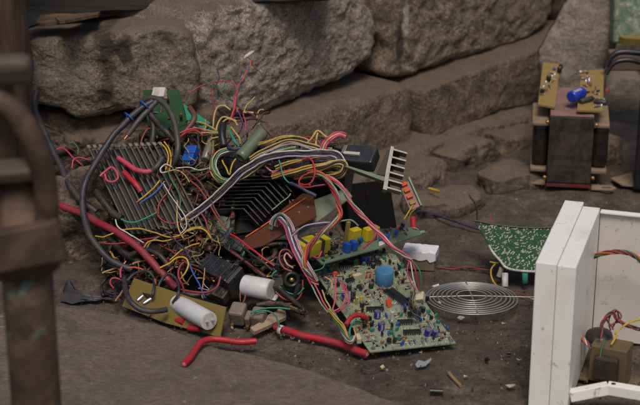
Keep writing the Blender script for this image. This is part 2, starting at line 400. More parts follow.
for i, (pts, lab) in enumerate([([(22,24),(40,17),(62,16),(88,17),(70,24),(45,26)], 'broad curled bark flake under the timber beam, left one'),
                  ([(55,20),(75,17),(103,11),(98,17),(78,21),(60,24)], 'thin pale bark strip under the timber beam, pointing right'),
                  ([(22,15),(35,14),(50,20),(40,25),(24,30)], 'dark bark shard against the trunk, under the timber beam')]):
    Mx = frame(A(pts[0][0], pts[0][1], 2.10), A(pts[3][0], pts[3][1], 2.09), A(pts[1][0], pts[1][1], 2.14))
    b = MB(); q = [onf(Mx, x, y) for x, y in pts]; b.prism(Mx, q, 0, .004, [M_bk, M_bk, M_T][i])
    tag(b.build('bark_flake'), lab, 'bark')
# ------------------------------------------------------------------ foreground rusty frame
def rust_mat(name, teal=.0):
    t = NT(name); n1 = t.noise(26, 6, .7, .5); n2 = t.noise(160, 4, .7); n3 = t.noise(34, 4, .6, .3)
    c = t.ramp(n1, [(.3, lin((46, 35, 30))), (.5, lin((78, 61, 50))), (.7, lin((116, 90, 68)))])
    c = t.mix(t.math('MULTIPLY', t.mask(n2, .5, .7), .4), c, lin((50, 38, 32)))
    if teal: c = t.mix(t.math('MULTIPLY', t.mask(n3, .58, .64), teal), c, lin((96, 128, 118)))
    t.col(c); t.rough(.7); t.b.inputs['Metallic'].default_value = .25; t.bump(n1, .5, .003); return t.m
M_R1 = rust_mat('rusty_iron'); M_R2 = rust_mat('rusty_iron_with_teal_paint', .5)
M_R3 = mat('worn_grey_iron', (88, 79, 72), .6, .3, .6, 30, .5)
Yf = 1.16
fp = empty('iron_post', A(30, 430, Yf), 'blurred rusty iron post with collar and curved bracket, left foreground', 'post')
b = MB(); top = A(31, 262, Yf); zb = 0.0
cx = A(29, 300, Yf).x; r_ = .0213
prof = []
b.lathe(T(cx, Yf, 0), [(r_, 0), (r_, .25), (r_*1.02, .40), (r_, A(30, 240, Yf).z)], M_R2, 32); b.build('pole', fp)
b = MB(); z0 = A(30, 270, Yf).z; z1 = A(30, 220, Yf).z
Mx = T(cx, Yf, z0) @ RY(-7); b.lathe(Mx, [(r_+.0015, 0), (r_+.0075, .001), (r_+.008, z1-z0), (r_+.0015, z1-z0+.001)], M_R1, 32, False)
c0_, c1_ = A(-40, 283, Yf-.034), A(67, 262, Yf-.034); b.box(frame(c0_, c1_, c0_+Vector((0, 0, .1))), (0, 0, -.012), ((c1_-c0_).length, .036, 0), M_R1, .003); b.build('collar', fp)
b = MB(); pts = spline([A(-10, 96, Yf-.03), A(14, 112, Yf-.03), (A(31, 138, Yf-.028)), A(43, 172, Yf-.024), A(47, 205, Yf-.016), A(46, 245, Yf-.006)], 8)
b.tube(pts, .0100, M_R1, 14); b.build('bracket', fp)
b = MB(); p0 = A(-60, 90, Yf-.035); p1 = A(33, 88, Yf-.035)
b.box(frame(p0, p1, p0+Vector((0, .05, .02))), (0, 0, 0), ((p1-p0).length, .018, .023), M_R3, .006); b.build('top_bar', fp)
b = MB(); p0 = A(-60, 190, Yf-.03); p1 = A(33, 183, Yf-.03)
b.box(frame(p0, p1, p0+Vector((0, .05, .02))), (0, 0, 0), ((p1-p0).length, .02, .012), M_R3, .003); b.build('cross_bar', fp)
b = MB(); p0 = A(-60, 175, Yf-.01); p1 = A(20, 175, Yf-.01)
b.box(frame(p0, p1, p0+Vector((0, 0, 1))), (0, 0, -.006), ((p1-p0).length, .08, 0), M_R1, .001); b.build('back_plate', fp)
# ------------------------------------------------------------------ common materials
def white_steel(name, c):
    t = NT(name); n1 = t.noise(9, 5, .7, .6); n2 = t.noise(48, 5, .75, .4); n3 = t.noise(130, 3, .7)
    k = t.mix(t.math('MULTIPLY', t.mask(n1, .5, .72), .35), lin(c), lin((170, 156, 138)))
    k = t.mix(t.math('MULTIPLY', t.mask(n2, .61, .68), .6), k, lin((120, 102, 84)))
    k = t.mix(t.math('MULTIPLY', t.mask(n3, .66, .7), .5), k, lin((96, 78, 62)))
    t.col(k); t.rough(.42); t.bump(n1, .1, .004); return t.m
BLK = mat('black_plastic', (26, 26, 28), .35, 0, .3); DGR = mat('dark_grey_plastic', (52, 52, 54), .5, 0, .4)
WHT = white_steel('white_painted_steel', (228, 225, 219)); WHD = white_steel('grimy_white_steel', (204, 196, 187))
CAPW = mat('white_capacitor_sleeve', (208, 208, 208), .35, 0, .12, 40); ALU = mat('dull_aluminium', (150, 147, 141), .42, .75, .35, 50)
ALD = mat('dirty_aluminium', (94, 88, 82), .55, .5, .6, 50); BAL = mat('black_anodised_aluminium', (22, 21, 21), .4, .3, .25, 50)
STL = mat('bright_steel', (190, 188, 184), .22, .9, .1); COP = mat('bare_copper', (190, 120, 78), .35, .8, .2); BRS = mat('brass', (190, 150, 84), .3, .8, .2)
PCG = mat('green_solder_mask', (138, 148, 122), .45, 0, .45, 45); PCD = mat('dark_green_board', (30, 74, 34), .35, 0, .3, 50); PCB_ = mat('pale_green_board', (104, 122, 100), .45, 0, .42, 45)
TAN = mat('tan_paper_board', (122, 103, 44), .4, 0, .3, 30); BRN = mat('brown_phenolic_board', (92, 50, 28), .4, 0, .35, 40)
SLV = mat('solder', (206, 206, 200), .25, .8, .05); GOLD = mat('bronze_board', (152, 126, 70), .5, 0, .35)
COLS = {'red': (180, 18, 38), 'crimson': (150, 26, 50), 'pink': (206, 66, 92), 'lightpink': (212, 140, 140), 'magenta': (196, 42, 104), 'yellow': (196, 158, 34),
 'cream': (192, 164, 92), 'white': (205, 200, 196), 'black': (24, 24, 27), 'navy': (34, 42, 78), 'blue': (34, 92, 176), 'green': (28, 120, 72), 'teal': (26, 142, 116),
 'brown': (96, 52, 40), 'orange': (208, 84, 36), 'grey': (60, 58, 57), 'purple': (104, 68, 126), 'olive': (120, 104, 50), 'slate': (34, 39, 50), 'tan': (176, 138, 96), 'redbrown': (142, 54, 44), 'lilac': (168, 156, 182), 'palegreen': (130, 156, 128)}
WM_ = {k: mat('%s_insulation' % k, v, .45, 0, .6, 70) for k, v in COLS.items()}
# ------------------------------------------------------------------ circuit components (shared meshes, local coordinates, z up)
def mk(fn):
    b = MB(); fn(b); return b.mesh('component')
RT = {}
for nm, c in (('tan', (176, 144, 104)), ('blue', (92, 124, 150)), ('brown', (108, 70, 48)), ('grey', (128, 124, 116))):
    mt = mat('resistor_%s' % nm, c, .4, 0, .3)
    def f(b, mt=mt):
        b.lathe(T(-.0032, 0, .0018) @ RY(90), [(.0009, 0), (.0013, .0006), (.0011, .0016), (.0011, .0048), (.0013, .0058), (.0009, .0064)], mt, 8)
        for i, k in enumerate((WM_['red'], WM_['black'], BRS)): b.lathe(T(-.0020+i*.0014, 0, .0018) @ RY(90), [(.00122, 0), (.00122, .0005)], k, 8, False)
        b.tube([(-.0048, 0, 0), (-.0046, 0, .0016), (-.0032, 0, .0018)], .0003, SLV, 4); b.tube([(.0048, 0, 0), (.0046, 0, .0016), (.0032, 0, .0018)], .0003, SLV, 4)
    RT[nm] = mk(f)
def capmesh(r, h, mt, top=ALU, stripe=None):
    def f(b):
        b.lathe(I4, [(r*.9, 0), (r, h*.06), (r, h*.12), (r*.94, h*.16), (r, h*.2), (r, h*.97), (r*.92, h)], mt, 18)
        b.lathe(T(0, 0, h*1.0), [(r*.86, 0), (r*.84, .0003)], top, 18)
        if stripe: b.box(I4, (-r*.3, -r*1.015, h*.2), (r*.3, -r*.9, h*.95), stripe)
        for s_ in (-1, 1): b.tube([(s_*r*.4, 0, -.002), (s_*r*.4, 0, .001)], .0003, SLV, 4)
    return mk(f)
VIO = mat('violet_blue_sleeve', (38, 40, 128), .3, 0, .12); BLU = mat('blue_component', (26, 84, 176), .35, 0, .2); BLUC = mat('sky_blue_sleeve', (76, 136, 176), .4, 0, .15)
ORG = mat('orange_component', (214, 82, 40), .4, 0, .15); YEL = mat('yellow_tape', (196, 176, 30), .4, 0, .2); CRM = mat('cream_plastic', (196, 186, 160), .45, 0, .3)
CAPV = capmesh(.0038, .0095, VIO, ALU, WM_['lilac']); CAPK = capmesh(.003, .0075, WM_['slate'], ALU, WM_['grey']); CAPT = capmesh(.0024, .006, WM_['teal'], DGR); CAPS = capmesh(.0026, .0065, BLK, ALU)
def chipmesh(n, wd=.0064):
    def f(b):
        L = n*.00254; b.box(I4, (-L/2, -wd/2, .0012), (L/2, wd/2, .0045), BLK, .0003)
        for i in range(n):
            x = -L/2+.00127+i*.00254
            for s_ in (-1, 1): b.box(I4, (x-.0004, s_*wd/2+(0 if s_ > 0 else -.0009), -.001), (x+.0004, s_*wd/2+(.0009 if s_ > 0 else 0), .003), SLV)
        b.lathe(T(-L/2+.0015, 0, .0045), [(.0006, 0), (.0006, .0001)], DGR, 8)
    return mk(f)
CHIP8 = chipmesh(8); CHIP7 = chipmesh(7); CHIP4 = chipmesh(4); CHIP14 = chipmesh(14, .012)
def discmesh(mt, r=.0026):
    def f(b):
        b.lathe(T(0, .0008, r+.001) @ RX(90), [(r*.6, 0), (r, .0004), (r, .0012), (r*.6, .0016)], mt, 14)
        for s_ in (-1, 1): b.tube([(s_*r*.5, 0, -.001), (s_*r*.5, 0, .002)], .0003, SLV, 4)
    return mk(f)
DBLU = discmesh(BLU); DORG = discmesh(ORG, .003); DTAN = discmesh(mat('ceramic_disc', (150, 110, 66), .5), .002); DTEA = discmesh(WM_['teal'], .0024)
def boxmesh(x, y, z, mt, ch=.0004, top=None):
    def f(b):
        b.box(I4, (-x/2, -y/2, 0), (x/2, y/2, z), mt, ch)
        if top: b.box(I4, (-x*.35, -y*.35, z), (x*.35, y*.35, z+.0006), top)
    return mk(f)
BXW = boxmesh(.010, .0045, .006, CRM); BXO = boxmesh(.006, .0022, .009, ORG); BXWH = boxmesh(.0035, .002, .010, WM_['white']); BXY = boxmesh(.0024, .0024, .010, YEL, .0004)
BXB = boxmesh(.0065, .0035, .0075, BLU, .0008); BXG = boxmesh(.005, .004, .005, DGR)
def diodemesh():
    def f(b):
        b.lathe(T(-.002, 0, .0015) @ RY(90), [(.0009, 0), (.0009, .004)], BLK, 8); b.lathe(T(.0009, 0, .0015) @ RY(90), [(.00095, 0), (.00095, .0005)], SLV, 8, False)
        b.tube([(-.0036, 0, 0), (-.0034, 0, .0014), (-.002, 0, .0015)], .00025, SLV, 4); b.tube([(.0036, 0, 0), (.0034, 0, .0014), (.002, 0, .0015)], .00025, SLV, 4)
    return mk(f)
DIO = diodemesh()
def transistor():
    def f(b):
        b.prism(T(0, 0, .003), [(-.0022, -.0014), (.0022, -.0014), (.0022, .0003), (.0012, .0014), (-.0012, .0014), (-.0022, .0003)], 0, .0042, BLK)
        for s_ in (-1, 0, 1): b.tube([(s_*.0012, 0, -.001), (s_*.0012, 0, .0032)], .0002, SLV, 4)
    return mk(f)
TRS = transistor()
def board(name, M, poly, th, mt, label, cat='circuit board', frac=None, und=None):
    e = empty(name, M, label, cat); q = [onf(M, x, y) for x, y in poly]
    b = MB(); b.prism(M, q, -th, 0, mt); b.build('board', e); return e, q
def inside(p, q):
    c = False; n = len(q)
    for i in range(n):
        a, d = q[i], q[i-1]
        if (a[1] > p[1]) != (d[1] > p[1]) and p[0] < (d[0]-a[0])*(p[1]-a[1])/(d[1]-a[1])+a[0]: c = not c
    return c
# ------------------------------------------------------------------ main board
FL, FR, BL = G(370, 352, .009), G(456, 343, .009), G(301, 262, .045)
MP = frame(FL, FR, BL)
mb, q = board('circuit_board', MP, [(370,352),(456,343),(428,306),(396,255),(378,250),(301,262),(320,280)], .0016, PCG, 'large pale green circuit board crowded with parts, in front at the centre')
used = []; SCL = 1.2
def put(mesh, name, px, py, rot, r=.004, e=None, M=None, z=0.0, tilt=0, lab=None):
    u, v = onf(M or MP, px, py); used.append((u, v, r)); o = inst(mesh, name, e or mb, (M or MP) @ T(u, v, z) @ RZ(rot) @ RX(tilt)); o.scale = (SCL,)*3 if name not in ('coil_drum', 'chip', 'capacitor', 'film_capacitor') else (1.06,)*3
    if lab: o['label'] = lab
    return o
# the sky-blue drum
def drum(b):
    b.lathe(I4, [(.0102, 0), (.0108, .0008), (.0108, .0178), (.0100, .0186)], BLUC, 32); b.lathe(T(0, 0, .0186), [(.0085, 0), (.0083, .0003)], BLUC, 24)
put(mk(drum), 'coil_drum', 384, 283, 0, .013, lab='large sky blue drum')
for x, y, r0 in ((377,318,0),(381,330,0)): put(CAPV, 'capacitor', x, y, r0, .005)
for x, y in ((427,335),(434,336)): o = put(CAPV, 'capacitor', x, y, 20, .005, tilt=14)
for x, y in ((363,263),(367,262)): put(CAPV, 'capacitor', x, y, 60, .004)
for x, y in ((438,323),(391,334),(399,340),(384,259),(402,268)): put(CAPT, 'capacitor', x, y, random.uniform(0, 90), .004)
for x, y in ((349,290),(353,296),(366,292),(371,288),(358,287),(345,262),(377,262)): put(CAPK, 'capacitor', x, y, random.uniform(0, 360), .004, tilt=random.choice((0, 55, 80)))
for x, y in ((362,307),(373,268),(427,300),(423,312)): put(CAPS, 'capacitor', x, y, random.uniform(0, 90), .004)
a0 = -6
put(CHIP8, 'chip', 412, 334, a0, .012); put(CHIP7, 'chip', 405, 324, a0, .012); put(CHIP8, 'chip', 375, 311, a0, .012); put(CHIP7, 'chip', 346, 267, a0, .012)
put(CHIP14, 'chip', 398, 299, 112, .018); put(CHIP8, 'chip', 390, 296, 112, .010); put(CHIP4, 'chip', 409, 303, 112, .007); put(CHIP7, 'chip', 374, 265, a0, .010)
put(CHIP4, 'chip', 350, 282, 20, .007); put(CHIP4, 'chip', 412, 316, a0, .006)
put(BXO, 'relay', 390, 307, 30, .005, tilt=-25, lab='orange block standing at a slant'); put(BXWH, 'connector', 392, 320, 10, .004, lab='slim white connector standing upright')
put(BXY, 'fuse', 356, 304, 0, .003, tilt=12); put(BXY, 'fuse', 361, 305, 0, .003, tilt=-8); put(BXW, 'connector', 358, 341, 90, .006, lab='cream edge connector near the front corner')
put(BXW, 'connector', 357, 279, 15, .006); 
for x, y in ((366,279),(370,278)): put(DORG, 'ceramic_capacitor', x, y, 60, .003)
put(DORG, 'ceramic_capacitor', 335, 277, 0, .003)
for x, y in ((329,264),(322,272),(329,272),(402,346),(388,336),(405,309),(447,331),(386,318),(420,322),(398,327),(338,284)): put(DBLU, 'ceramic_capacitor', x, y, random.uniform(0, 180), .0035)
for x, y in ((397,331),(436,318),(401,317)): put(DTEA, 'ceramic_capacitor', x, y, 30, .003)
qs = [p for p in q]; x0, x1 = min(p[0] for p in q), max(p[0] for p in q); y0, y1 = min(p[1] for p in q), max(p[1] for p in q)
random.seed(21)
counts = dict(resistor=99, diode=56, transistor=30, ceramic_capacitor=34)
def scatter(counts, e, M, q, mesh_of, rr=.0036, gap=1.0, avoid=()):
    x0, x1 = min(p[0] for p in q), max(p[0] for p in q); y0, y1 = min(p[1] for p in q), max(p[1] for p in q)
    for nm, n in counts.items():
        k = 0; tries = 0
        while k < n and tries < 4000:
            tries += 1; u = random.uniform(x0, x1); v = random.uniform(y0, y1)
            if not inside((u, v), q) or not inside((u+.004, v), q) or not inside((u-.004, v), q) or not inside((u, v+.004), q) or not inside((u, v-.004), q): continue
            if any((u-a)**2+(v-b_)**2 < ((r_+rr*.62)*gap)**2 for a, b_, r_ in used): continue
            used.append((u, v, rr*.62)); k += 1
            inst(mesh_of(nm), nm, e, M @ T(u, v, 0) @ RZ(random.choice((0, 0, 90, 90, 90, random.uniform(0, 180)))) @ Matrix.Scale(random.uniform(.9, 1.25), 4))
def mesh_of(nm):
    if nm == 'resistor': return random.choice([RT['tan'], RT['tan'], RT['blue'], RT['brown'], RT['grey']])
    return {'diode': DIO, 'transistor': TRS}.get(nm) or random.choice([DTAN, DTAN, DTAN, DTEA, DTAN, DBLU])
scatter(counts, mb, MP, q, mesh_of)
# solder traces and pads, as one printed layer; brass stand-offs at the corners
b = MB(); n_ = 0
while n_ < 1100:
    u = random.uniform(x0, x1); v = random.uniform(y0, y1)
    if inside((u, v), q):
        n_ += 1; s_ = random.uniform(.0003, .0008); L = s_*random.choice((1, 1, 3, 5)); b.box(MP @ T(u, v, 0) @ RZ(random.choice((0, 90, 90, 45))), (-L, -s_, 0), (L, s_, random.uniform(.0004, .0016)), SLV if random.random() < .6 else CRM)
o = b.build('solder_points', mb); tag(o, kind='stuff')
for x, y in ((373,349),(451,341)):
    u, v = onf(MP, x, y); b = MB(); b.lathe(MP @ T(u, v, -.0075), [(.0022, 0), (.0022, .006)], BRS, 6); b.lathe(MP @ T(u, v, 0), [(.003, 0), (.0028, .0014)], STL, 10); b.build('screw', mb)
# ------------------------------------------------------------------ second board behind it
M2 = frame(A(322, 263, 1.74), A(424, 233, 1.86), A(310, 240, 1.80))
e2, q2 = board('circuit_board', M2, [(322,264),(380,248),(422,234),(416,227),(360,230),(298,242)], .0016, PCB_, 'narrow green board with blue blocks and a yellow transformer, behind the large board')
used = []
def film(b): b.box(I4, (-.0033, -.0048, 0), (.0033, .0048, .0125), BLU, .0009)
FM = mk(film)
for x, y in ((346,252),(353,250)): put(FM, 'film_capacitor', x, y, 0, .006, e2, M2)
for x, y in ((360,243),(367,241),(374,240)): put(BXB, 'film_capacitor', x, y, 0, .005, e2, M2)
for x, y in ((380,243),(387,240),(396,235)): put(BXB, 'film_capacitor', x, y, 30, .005, e2, M2)
for k in range(4): put(DTAN, 'ceramic_capacitor', 341, 237+k*4, 90, .003, e2, M2)
put(DORG, 'ceramic_capacitor', 325, 251, 0, .003, e2, M2); put(DORG, 'ceramic_capacitor', 397, 232, 0, .003, e2, M2); put(DORG, 'ceramic_capacitor', 354, 245, 0, .003, e2, M2)
put(CAPS, 'capacitor', 336, 248, 0, .005, e2, M2); put(BXG, 'relay', 333, 250, 0, .005, e2, M2)
scatter(dict(resistor=26, diode=8, transistor=8, ceramic_capacitor=8), e2, M2, q2, mesh_of)
# yellow transformer sits on it
YM = M2 @ T(*onf(M2, 302, 262), .014)
b = MB(); b.box(YM, (0, 0, -.012), (.046, .021, .008), YEL, .0012); o = b.build('transformer_coil', e2); o['label'] = 'yellow taped transformer'
b = MB(); b.box(YM, (.006, -.002, -.013), (.010, .023, .0092), DGR, .0004); b.box(YM, (.030, -.002, -.013), (.034, .023, .0092), DGR, .0004); b.build('transformer_core', e2)
for (x0_, y0_, x1_, y1_) in ((352,230,364,228), (366,229,384,226)):
    Mx = M2 @ T(*onf(M2, x0_, y0_+14), 0); b = MB(); b.box(Mx, (0, 0, 0.0005), ((x1_-x0_)*.00125, .010, .018), YEL, .001); b.build('transformer_coil', e2)
Mx = M2 @ T(*onf(M2, 345, 242), 0); b = MB(); b.box(Mx, (0, 0, 0), (.006, .004, .028), GOLD, .001); b.build('tab', e2)
# ------------------------------------------------------------------ heatsinks
def comb(name, label, M, wd, ln, n, fh, bt, ft, mt, tipmt=None, hook=0):
    e = empty(name, M, label, 'heatsink'); b = MB(); b.box(M, (0, 0, -bt), (wd, ln, 0), mt, .0004); b.build('base_plate', e)
    for i in range(n):
        x = (wd-ft)*i/(n-1); b = MB(); b.box(M, (x, 0, .0), (x+ft, ln, fh), mt, .0003)
        if tipmt: b.box(M, (x-.0001, -.0006, -.0002), (x+ft+.0001, 0, fh+.0001), tipmt)
        if hook: b.box(M, (x+ft, 0, fh-ft), (x+ft+hook, ln, fh), mt)
        b.build('fin', e)
    if tipmt: b = MB(); b.box(M, (-.0002, -.0008, -bt-.0002), (wd+.0002, 0, -.0001), tipmt); b.build('cut_edge', e)
    return e
# silver one, left: cut end up, fins running down to the right
TL, TR = S(90, 150, .020), S(163, 147, .020); DN = S(130, 234, .022)
Mx = frame(TL, TR, DN); Mx = Mx if Mx.col[2].xyz.dot(ray(120, 180)) < 0 else Mx
if Mx.col[2].xyz.dot(ray(120, 180)) > 0:
    Mx = frame(TR, TL, DN+(TR-TL))
sk = (DN-TL); wv = (TR-TL)
# sheared comb: x along the cut end, y along the fins
zc = wv.cross(sk).normalized(); zc = zc if zc.dot(ray(120, 180)) < 0 else -zc
def shear(O, X, Y, Z):
    return Matrix(((X.x, Y.x, Z.x, O.x), (X.y, Y.y, Z.y, O.y), (X.z, Y.z, Z.z, O.z), (0, 0, 0, 1)))
Ms = shear(TL, wv.normalized(), sk.normalized(), zc)
Ms_e = frame(TL, TR, TL+zc.cross(wv.normalized())*.01)
def comb2(name, label, Ms, wd, ln, n, fh, bt, ft, mt, tip):
    e = empty(name, Matrix.Translation(Ms.translation), label, 'heatsink')
    b = MB(); b.box(Ms, (0, 0, -bt), (wd, ln, 0), DGR); b.build('base_plate', e)  # dark base colour paints in the shade of the gaps between fins
    for i in range(n):
        x = (wd-ft)*i/(n-1); b = MB(); b.box(Ms, (x, 0, .0), (x+ft, ln, fh), mt); b.box(Ms, (x-.0003, -.0012, -.0001), (x+ft+.0003, .0045, fh+.0004), tip); b.box(Ms, (x+ft+.0004, -.0012, fh-.002), (x+ft+.0018, .0045, fh+.0004), tip); b.build('fin', e)
    b = MB(); b.box(Ms, (-.0002, -.0009, -bt-.0002), (wd+.0002, -.0001, 0), tip); b.build('cut_edge', e); return e
h1 = comb2('heatsink', 'dull silver finned heatsink standing at the left of the heap, crossed by cables', Ms, wv.length, sk.length, 13, .011, .004, .0024, ALD, ALU)
SNw = Vector((-.3, -.6, .75)).normalized()
# black one in the middle
e = empty('heatsink', S(250, 215, -.02), 'black finned heatsink in the middle of the heap', 'heatsink')
EDG = mat('highlit_black_edge', (34, 33, 32), .35, .4, .4, 80)  # lighter colour paints a highlight along the top edges of the fins
sp_ = (S(244, 208, .022)-S(276, 176, .022)).normalized()
for i in range(10):
    f = i/9; c0 = (277-33*f, 175+33*f); l_ = .022
    P_ = S(c0[0], c0[1], l_); Lf = S(c0[0]-44+8*f, c0[1]+1, l_); Rt = S(c0[0]+15, c0[1]+16, l_-.002)
    dpt = -SNw*.018; th = sp_*.0017; b = MB()
    for (p_, r__) in ((Lf, P_), (P_, Rt)):
        vv = [p_, r__, r__+dpt, p_+dpt, p_+th, r__+th, r__+th+dpt, p_+th+dpt]
        b.add(vv, [(0,1,2,3),(7,6,5,4),(1,5,6,2),(2,6,7,3),(3,7,4,0)], BAL); b.add(vv[:2]+vv[4:6], [(0,2,3,1)], EDG)
    b.build('fin', e)
Mb_ = frame(S(222, 236, -.006), S(286, 226, -.006), S(240, 176, -.01)); b = MB(); b.box(Mb_, (0, 0, -.006), (.09, .075, 0), BAL, .001); b.build('base_plate', e)
# silver one, right, cut end facing us
def prof_px(M, pts): return [onf(M, x, y) for x, y in pts]
O_ = S(385, 190, .036); Mx = frame(O_, O_+Vector((.02, 0, 0)), O_+Vector((0, .010, .02)))
e = empty('heatsink', O_, 'bright silver heatsink with six prongs pointing right, at the top right of the heap', 'heatsink')
b = MB(); b.prism(Mx, prof_px(Mx, [(391,146),(394,147),(390,170),(387,190),(383,189),(386,170)]), -.034, 0, ALU); b.build('base_plate', e)
for i in range(6):
    f = i/5; ax, ay = 392-6*f, 148+38*f; b = MB()
    b.prism(Mx, prof_px(Mx, [(ax, ay), (ax+15, ay+4.3), (ax+15.4, ay+5.2), (ax+15, ay+5.8), (ax, ay+1.6)]), -.034, -.0006, ALU); b.build('fin', e)
b = MB(); b.prism(Mx, prof_px(Mx, [(345,166),(347,165),(386,177),(385,181)]), -.03, -.004, PCB_); b.build('board_edge', e)
Mq = frame(S(376, 174, .028), S(389, 176, .034), S(379, 148, .026)); b = MB(); b.box(Mq, (0, 0, -.002), (.022, .036, 0), ALD, .0004); b.build('side_plate', e)
# dark relay block
Mx = frame(S(341, 160, .042), S(376, 163, .046), S(343, 137, .034)); e = empty('relay_block', Mx, 'dark blue black relay block with a cream tab, beside the pronged heatsink', 'relay')
b = MB(); b.box(Mx, (0, 0, -.02), ((S(376, 163, .046)-S(341, 160, .042)).length*.86, .028, 0), mat('blue_black_plastic', (34, 36, 46), .4, 0, .3), .0025); b.build('case', e)
b = MB(); b.box(Mx, (.001, .008, .0002), (.023, .0125, .004), CRM, .0005); b.build('tab', e)
b = MB(); b.box(Mx, (-.006, .014, -.012), (-.0002, .028, -.002), ALU, .001); b.build('terminal', e)
# big black housing under it
Mx = frame(A(352, 238, 1.98), A(404, 232, 2.0), A(352, 184, 2.02)); b = MB(); hh = (A(352, 184, 2.02)-A(352, 238, 1.98)).length; b.box(Mx, (0, 0, -.05), (.068, hh, 0), mat('brown_black_plastic', (8, 7, 7), .8, 0, .05), .002)
b.box(Mx, (.030, 0.001, 0), (.032, hh-.001, .0012), _mc['brown_black_plastic']); _mc['brown_black_plastic'].node_tree.nodes['Principled BSDF'].inputs['Specular IOR Level'].default_value = .12; tag(b.build('black_housing'), 'matt black plastic housing under the pronged heatsink', 'housing')
# striped connector strip right of it
Mx = frame(S(404, 200, .02), S(420, 205, .02), S(396, 172, .018)); Mx = frame(S(413, 209, .02), S(425, 204, .02), S(400, 176, .018))
e = empty('connector_strip', Mx, 'short upright connector strip with orange contacts, right of the pronged heatsink', 'connector')
b = MB(); b.box(Mx, (-.004, 0, -.004), (.010, .042, 0), mat('dusty_pink_plastic', (150, 116, 106), .6, 0, .5), .001); b.build('body', e)
for k in range(4): b = MB(); b.box(Mx, (-.001, .005+k*.010, .0), (.006, .0105+k*.010, .0045), [BRS, ORG, ORG, ORG][k], .0005); b.build('contact', e)
b = MB(); b.box(Mx, (.0102, -.002, -.004), (.0125, .044, .004), WM_['palegreen'], .0003); b.build('rail', e)
# brown phenolic board
MB1 = frame(S(245, 248, .014), S(314, 218, .030), S(240, 232, .002))
e, q = board('circuit_board', MB1, [(243,240),(303,193),(313,195),(316,216),(262,246),(245,250)], .002, BRN, 'brown copper board standing on edge with a red strip along its top')
b = MB(); pa_, pb_ = onf(MB1, 246, 238), onf(MB1, 306, 199)
b.tube([MB1 @ Vector((pa_[0], pa_[1], .0015)), MB1 @ Vector((pb_[0], pb_[1], .0015))], .0012, WM_['orange'], 6); b.build('red_strip', e)
for x, y in ((299,212),(308,207),(270,228),(281,222)): u, v = onf(MB1, x, y); b = MB(); b.lathe(MB1 @ T(u, v, 0), [(.0017, 0), (.0014, .0008)], SLV, 10); b.build('solder_pad', e)
# green glassy boards under it
Mx = frame(S(296, 238, .004), S(336, 205, .012), S(285, 215, -.006)); e, q = board('circuit_board', Mx, [(298,236),(352,196),(346,188),(300,205)], .002, PCG, 'small pale green board half hidden behind the brown board', )
# dark green board, top left with white connector
Mx = frame(S(146, 140, .0), S(188, 132, .004), S(143, 92, -.012)); e, q = board('circuit_board', Mx, [(143,90),(179,90),(187,122),(180,142),(150,142)], .0016, PCD, 'dark green circuit board with a white plug at the top left of the heap')
b = MB(); p = [onf(Mx, x, y) for x, y in ((153,99),(165,99),(167,90),(155,90))]; b.prism(Mx, p, 0, .006, WM_['white']); b.build('connector', e)
used = []; scatter(dict(resistor=8, ceramic_capacitor=6, transistor=4), e, Mx, q, mesh_of)
# teal sheet
Mx = frame(S(185, 130, .006), S(212, 128, .010), S(183, 103, -.004)); b = MB(); b.prism(Mx, [onf(Mx, x, y) for x, y in ((183,103),(213,125),(215,132),(190,132))], -.001, .0, WM_['teal']); tag(b.build('plastic_sheet'), 'thin teal plastic sheet poking out beside the dark green board', 'plastic sheet')
# small solder-covered board left of centre
Mx = frame(S(208, 232, .012), S(236, 236, .016), S(204, 208, .002)); e, q = board('circuit_board', Mx, [(205,210),(230,218),(231,226),(222,242),(206,238)], .0016, PCB_, 'tiny green board with solder blobs, above the clear black box')
used = []; scatter(dict(resistor=4, diode=2), e, Mx, q, mesh_of)
for x, y in ((212,217),(218,222),(214,228),(221,230),(226,224)): u, v = onf(Mx, x, y); b = MB(); b.lathe(Mx @ T(u, v, 0), [(.0022, 0), (.002, .0012), (.001, .002)], SLV, 8); b.build('solder_blob', e)
# metal brackets and pieces in the middle left
Mx = frame(S(172, 200, .004), S(204, 196, .008), S(174, 176, -.004)); b = MB(); b.prism(Mx, [onf(Mx, x, y) for x, y in ((166,178),(200,170),(214,176),(212,196),(190,206),(172,200))], -.002, 0, ALD); tag(b.build('metal_plate'), 'crumpled grey metal plate between silver and black heatsinks', 'metal plate')
Mx = frame(S(214, 200, .014), S(238, 202, .018), S(216, 190, .006)); b = MB(); b.box(Mx, (0, 0, -.002), (.026, .011, 0), GOLD, .0005); b.lathe(Mx @ T(.021, .006, 0), [(.004, 0), (.004, .002), (.0015, .0022)], STL, 12); tag(b.build('mounting_tab'), 'brassy mounting tab with a screw at the left end of the black heatsink', 'bracket')
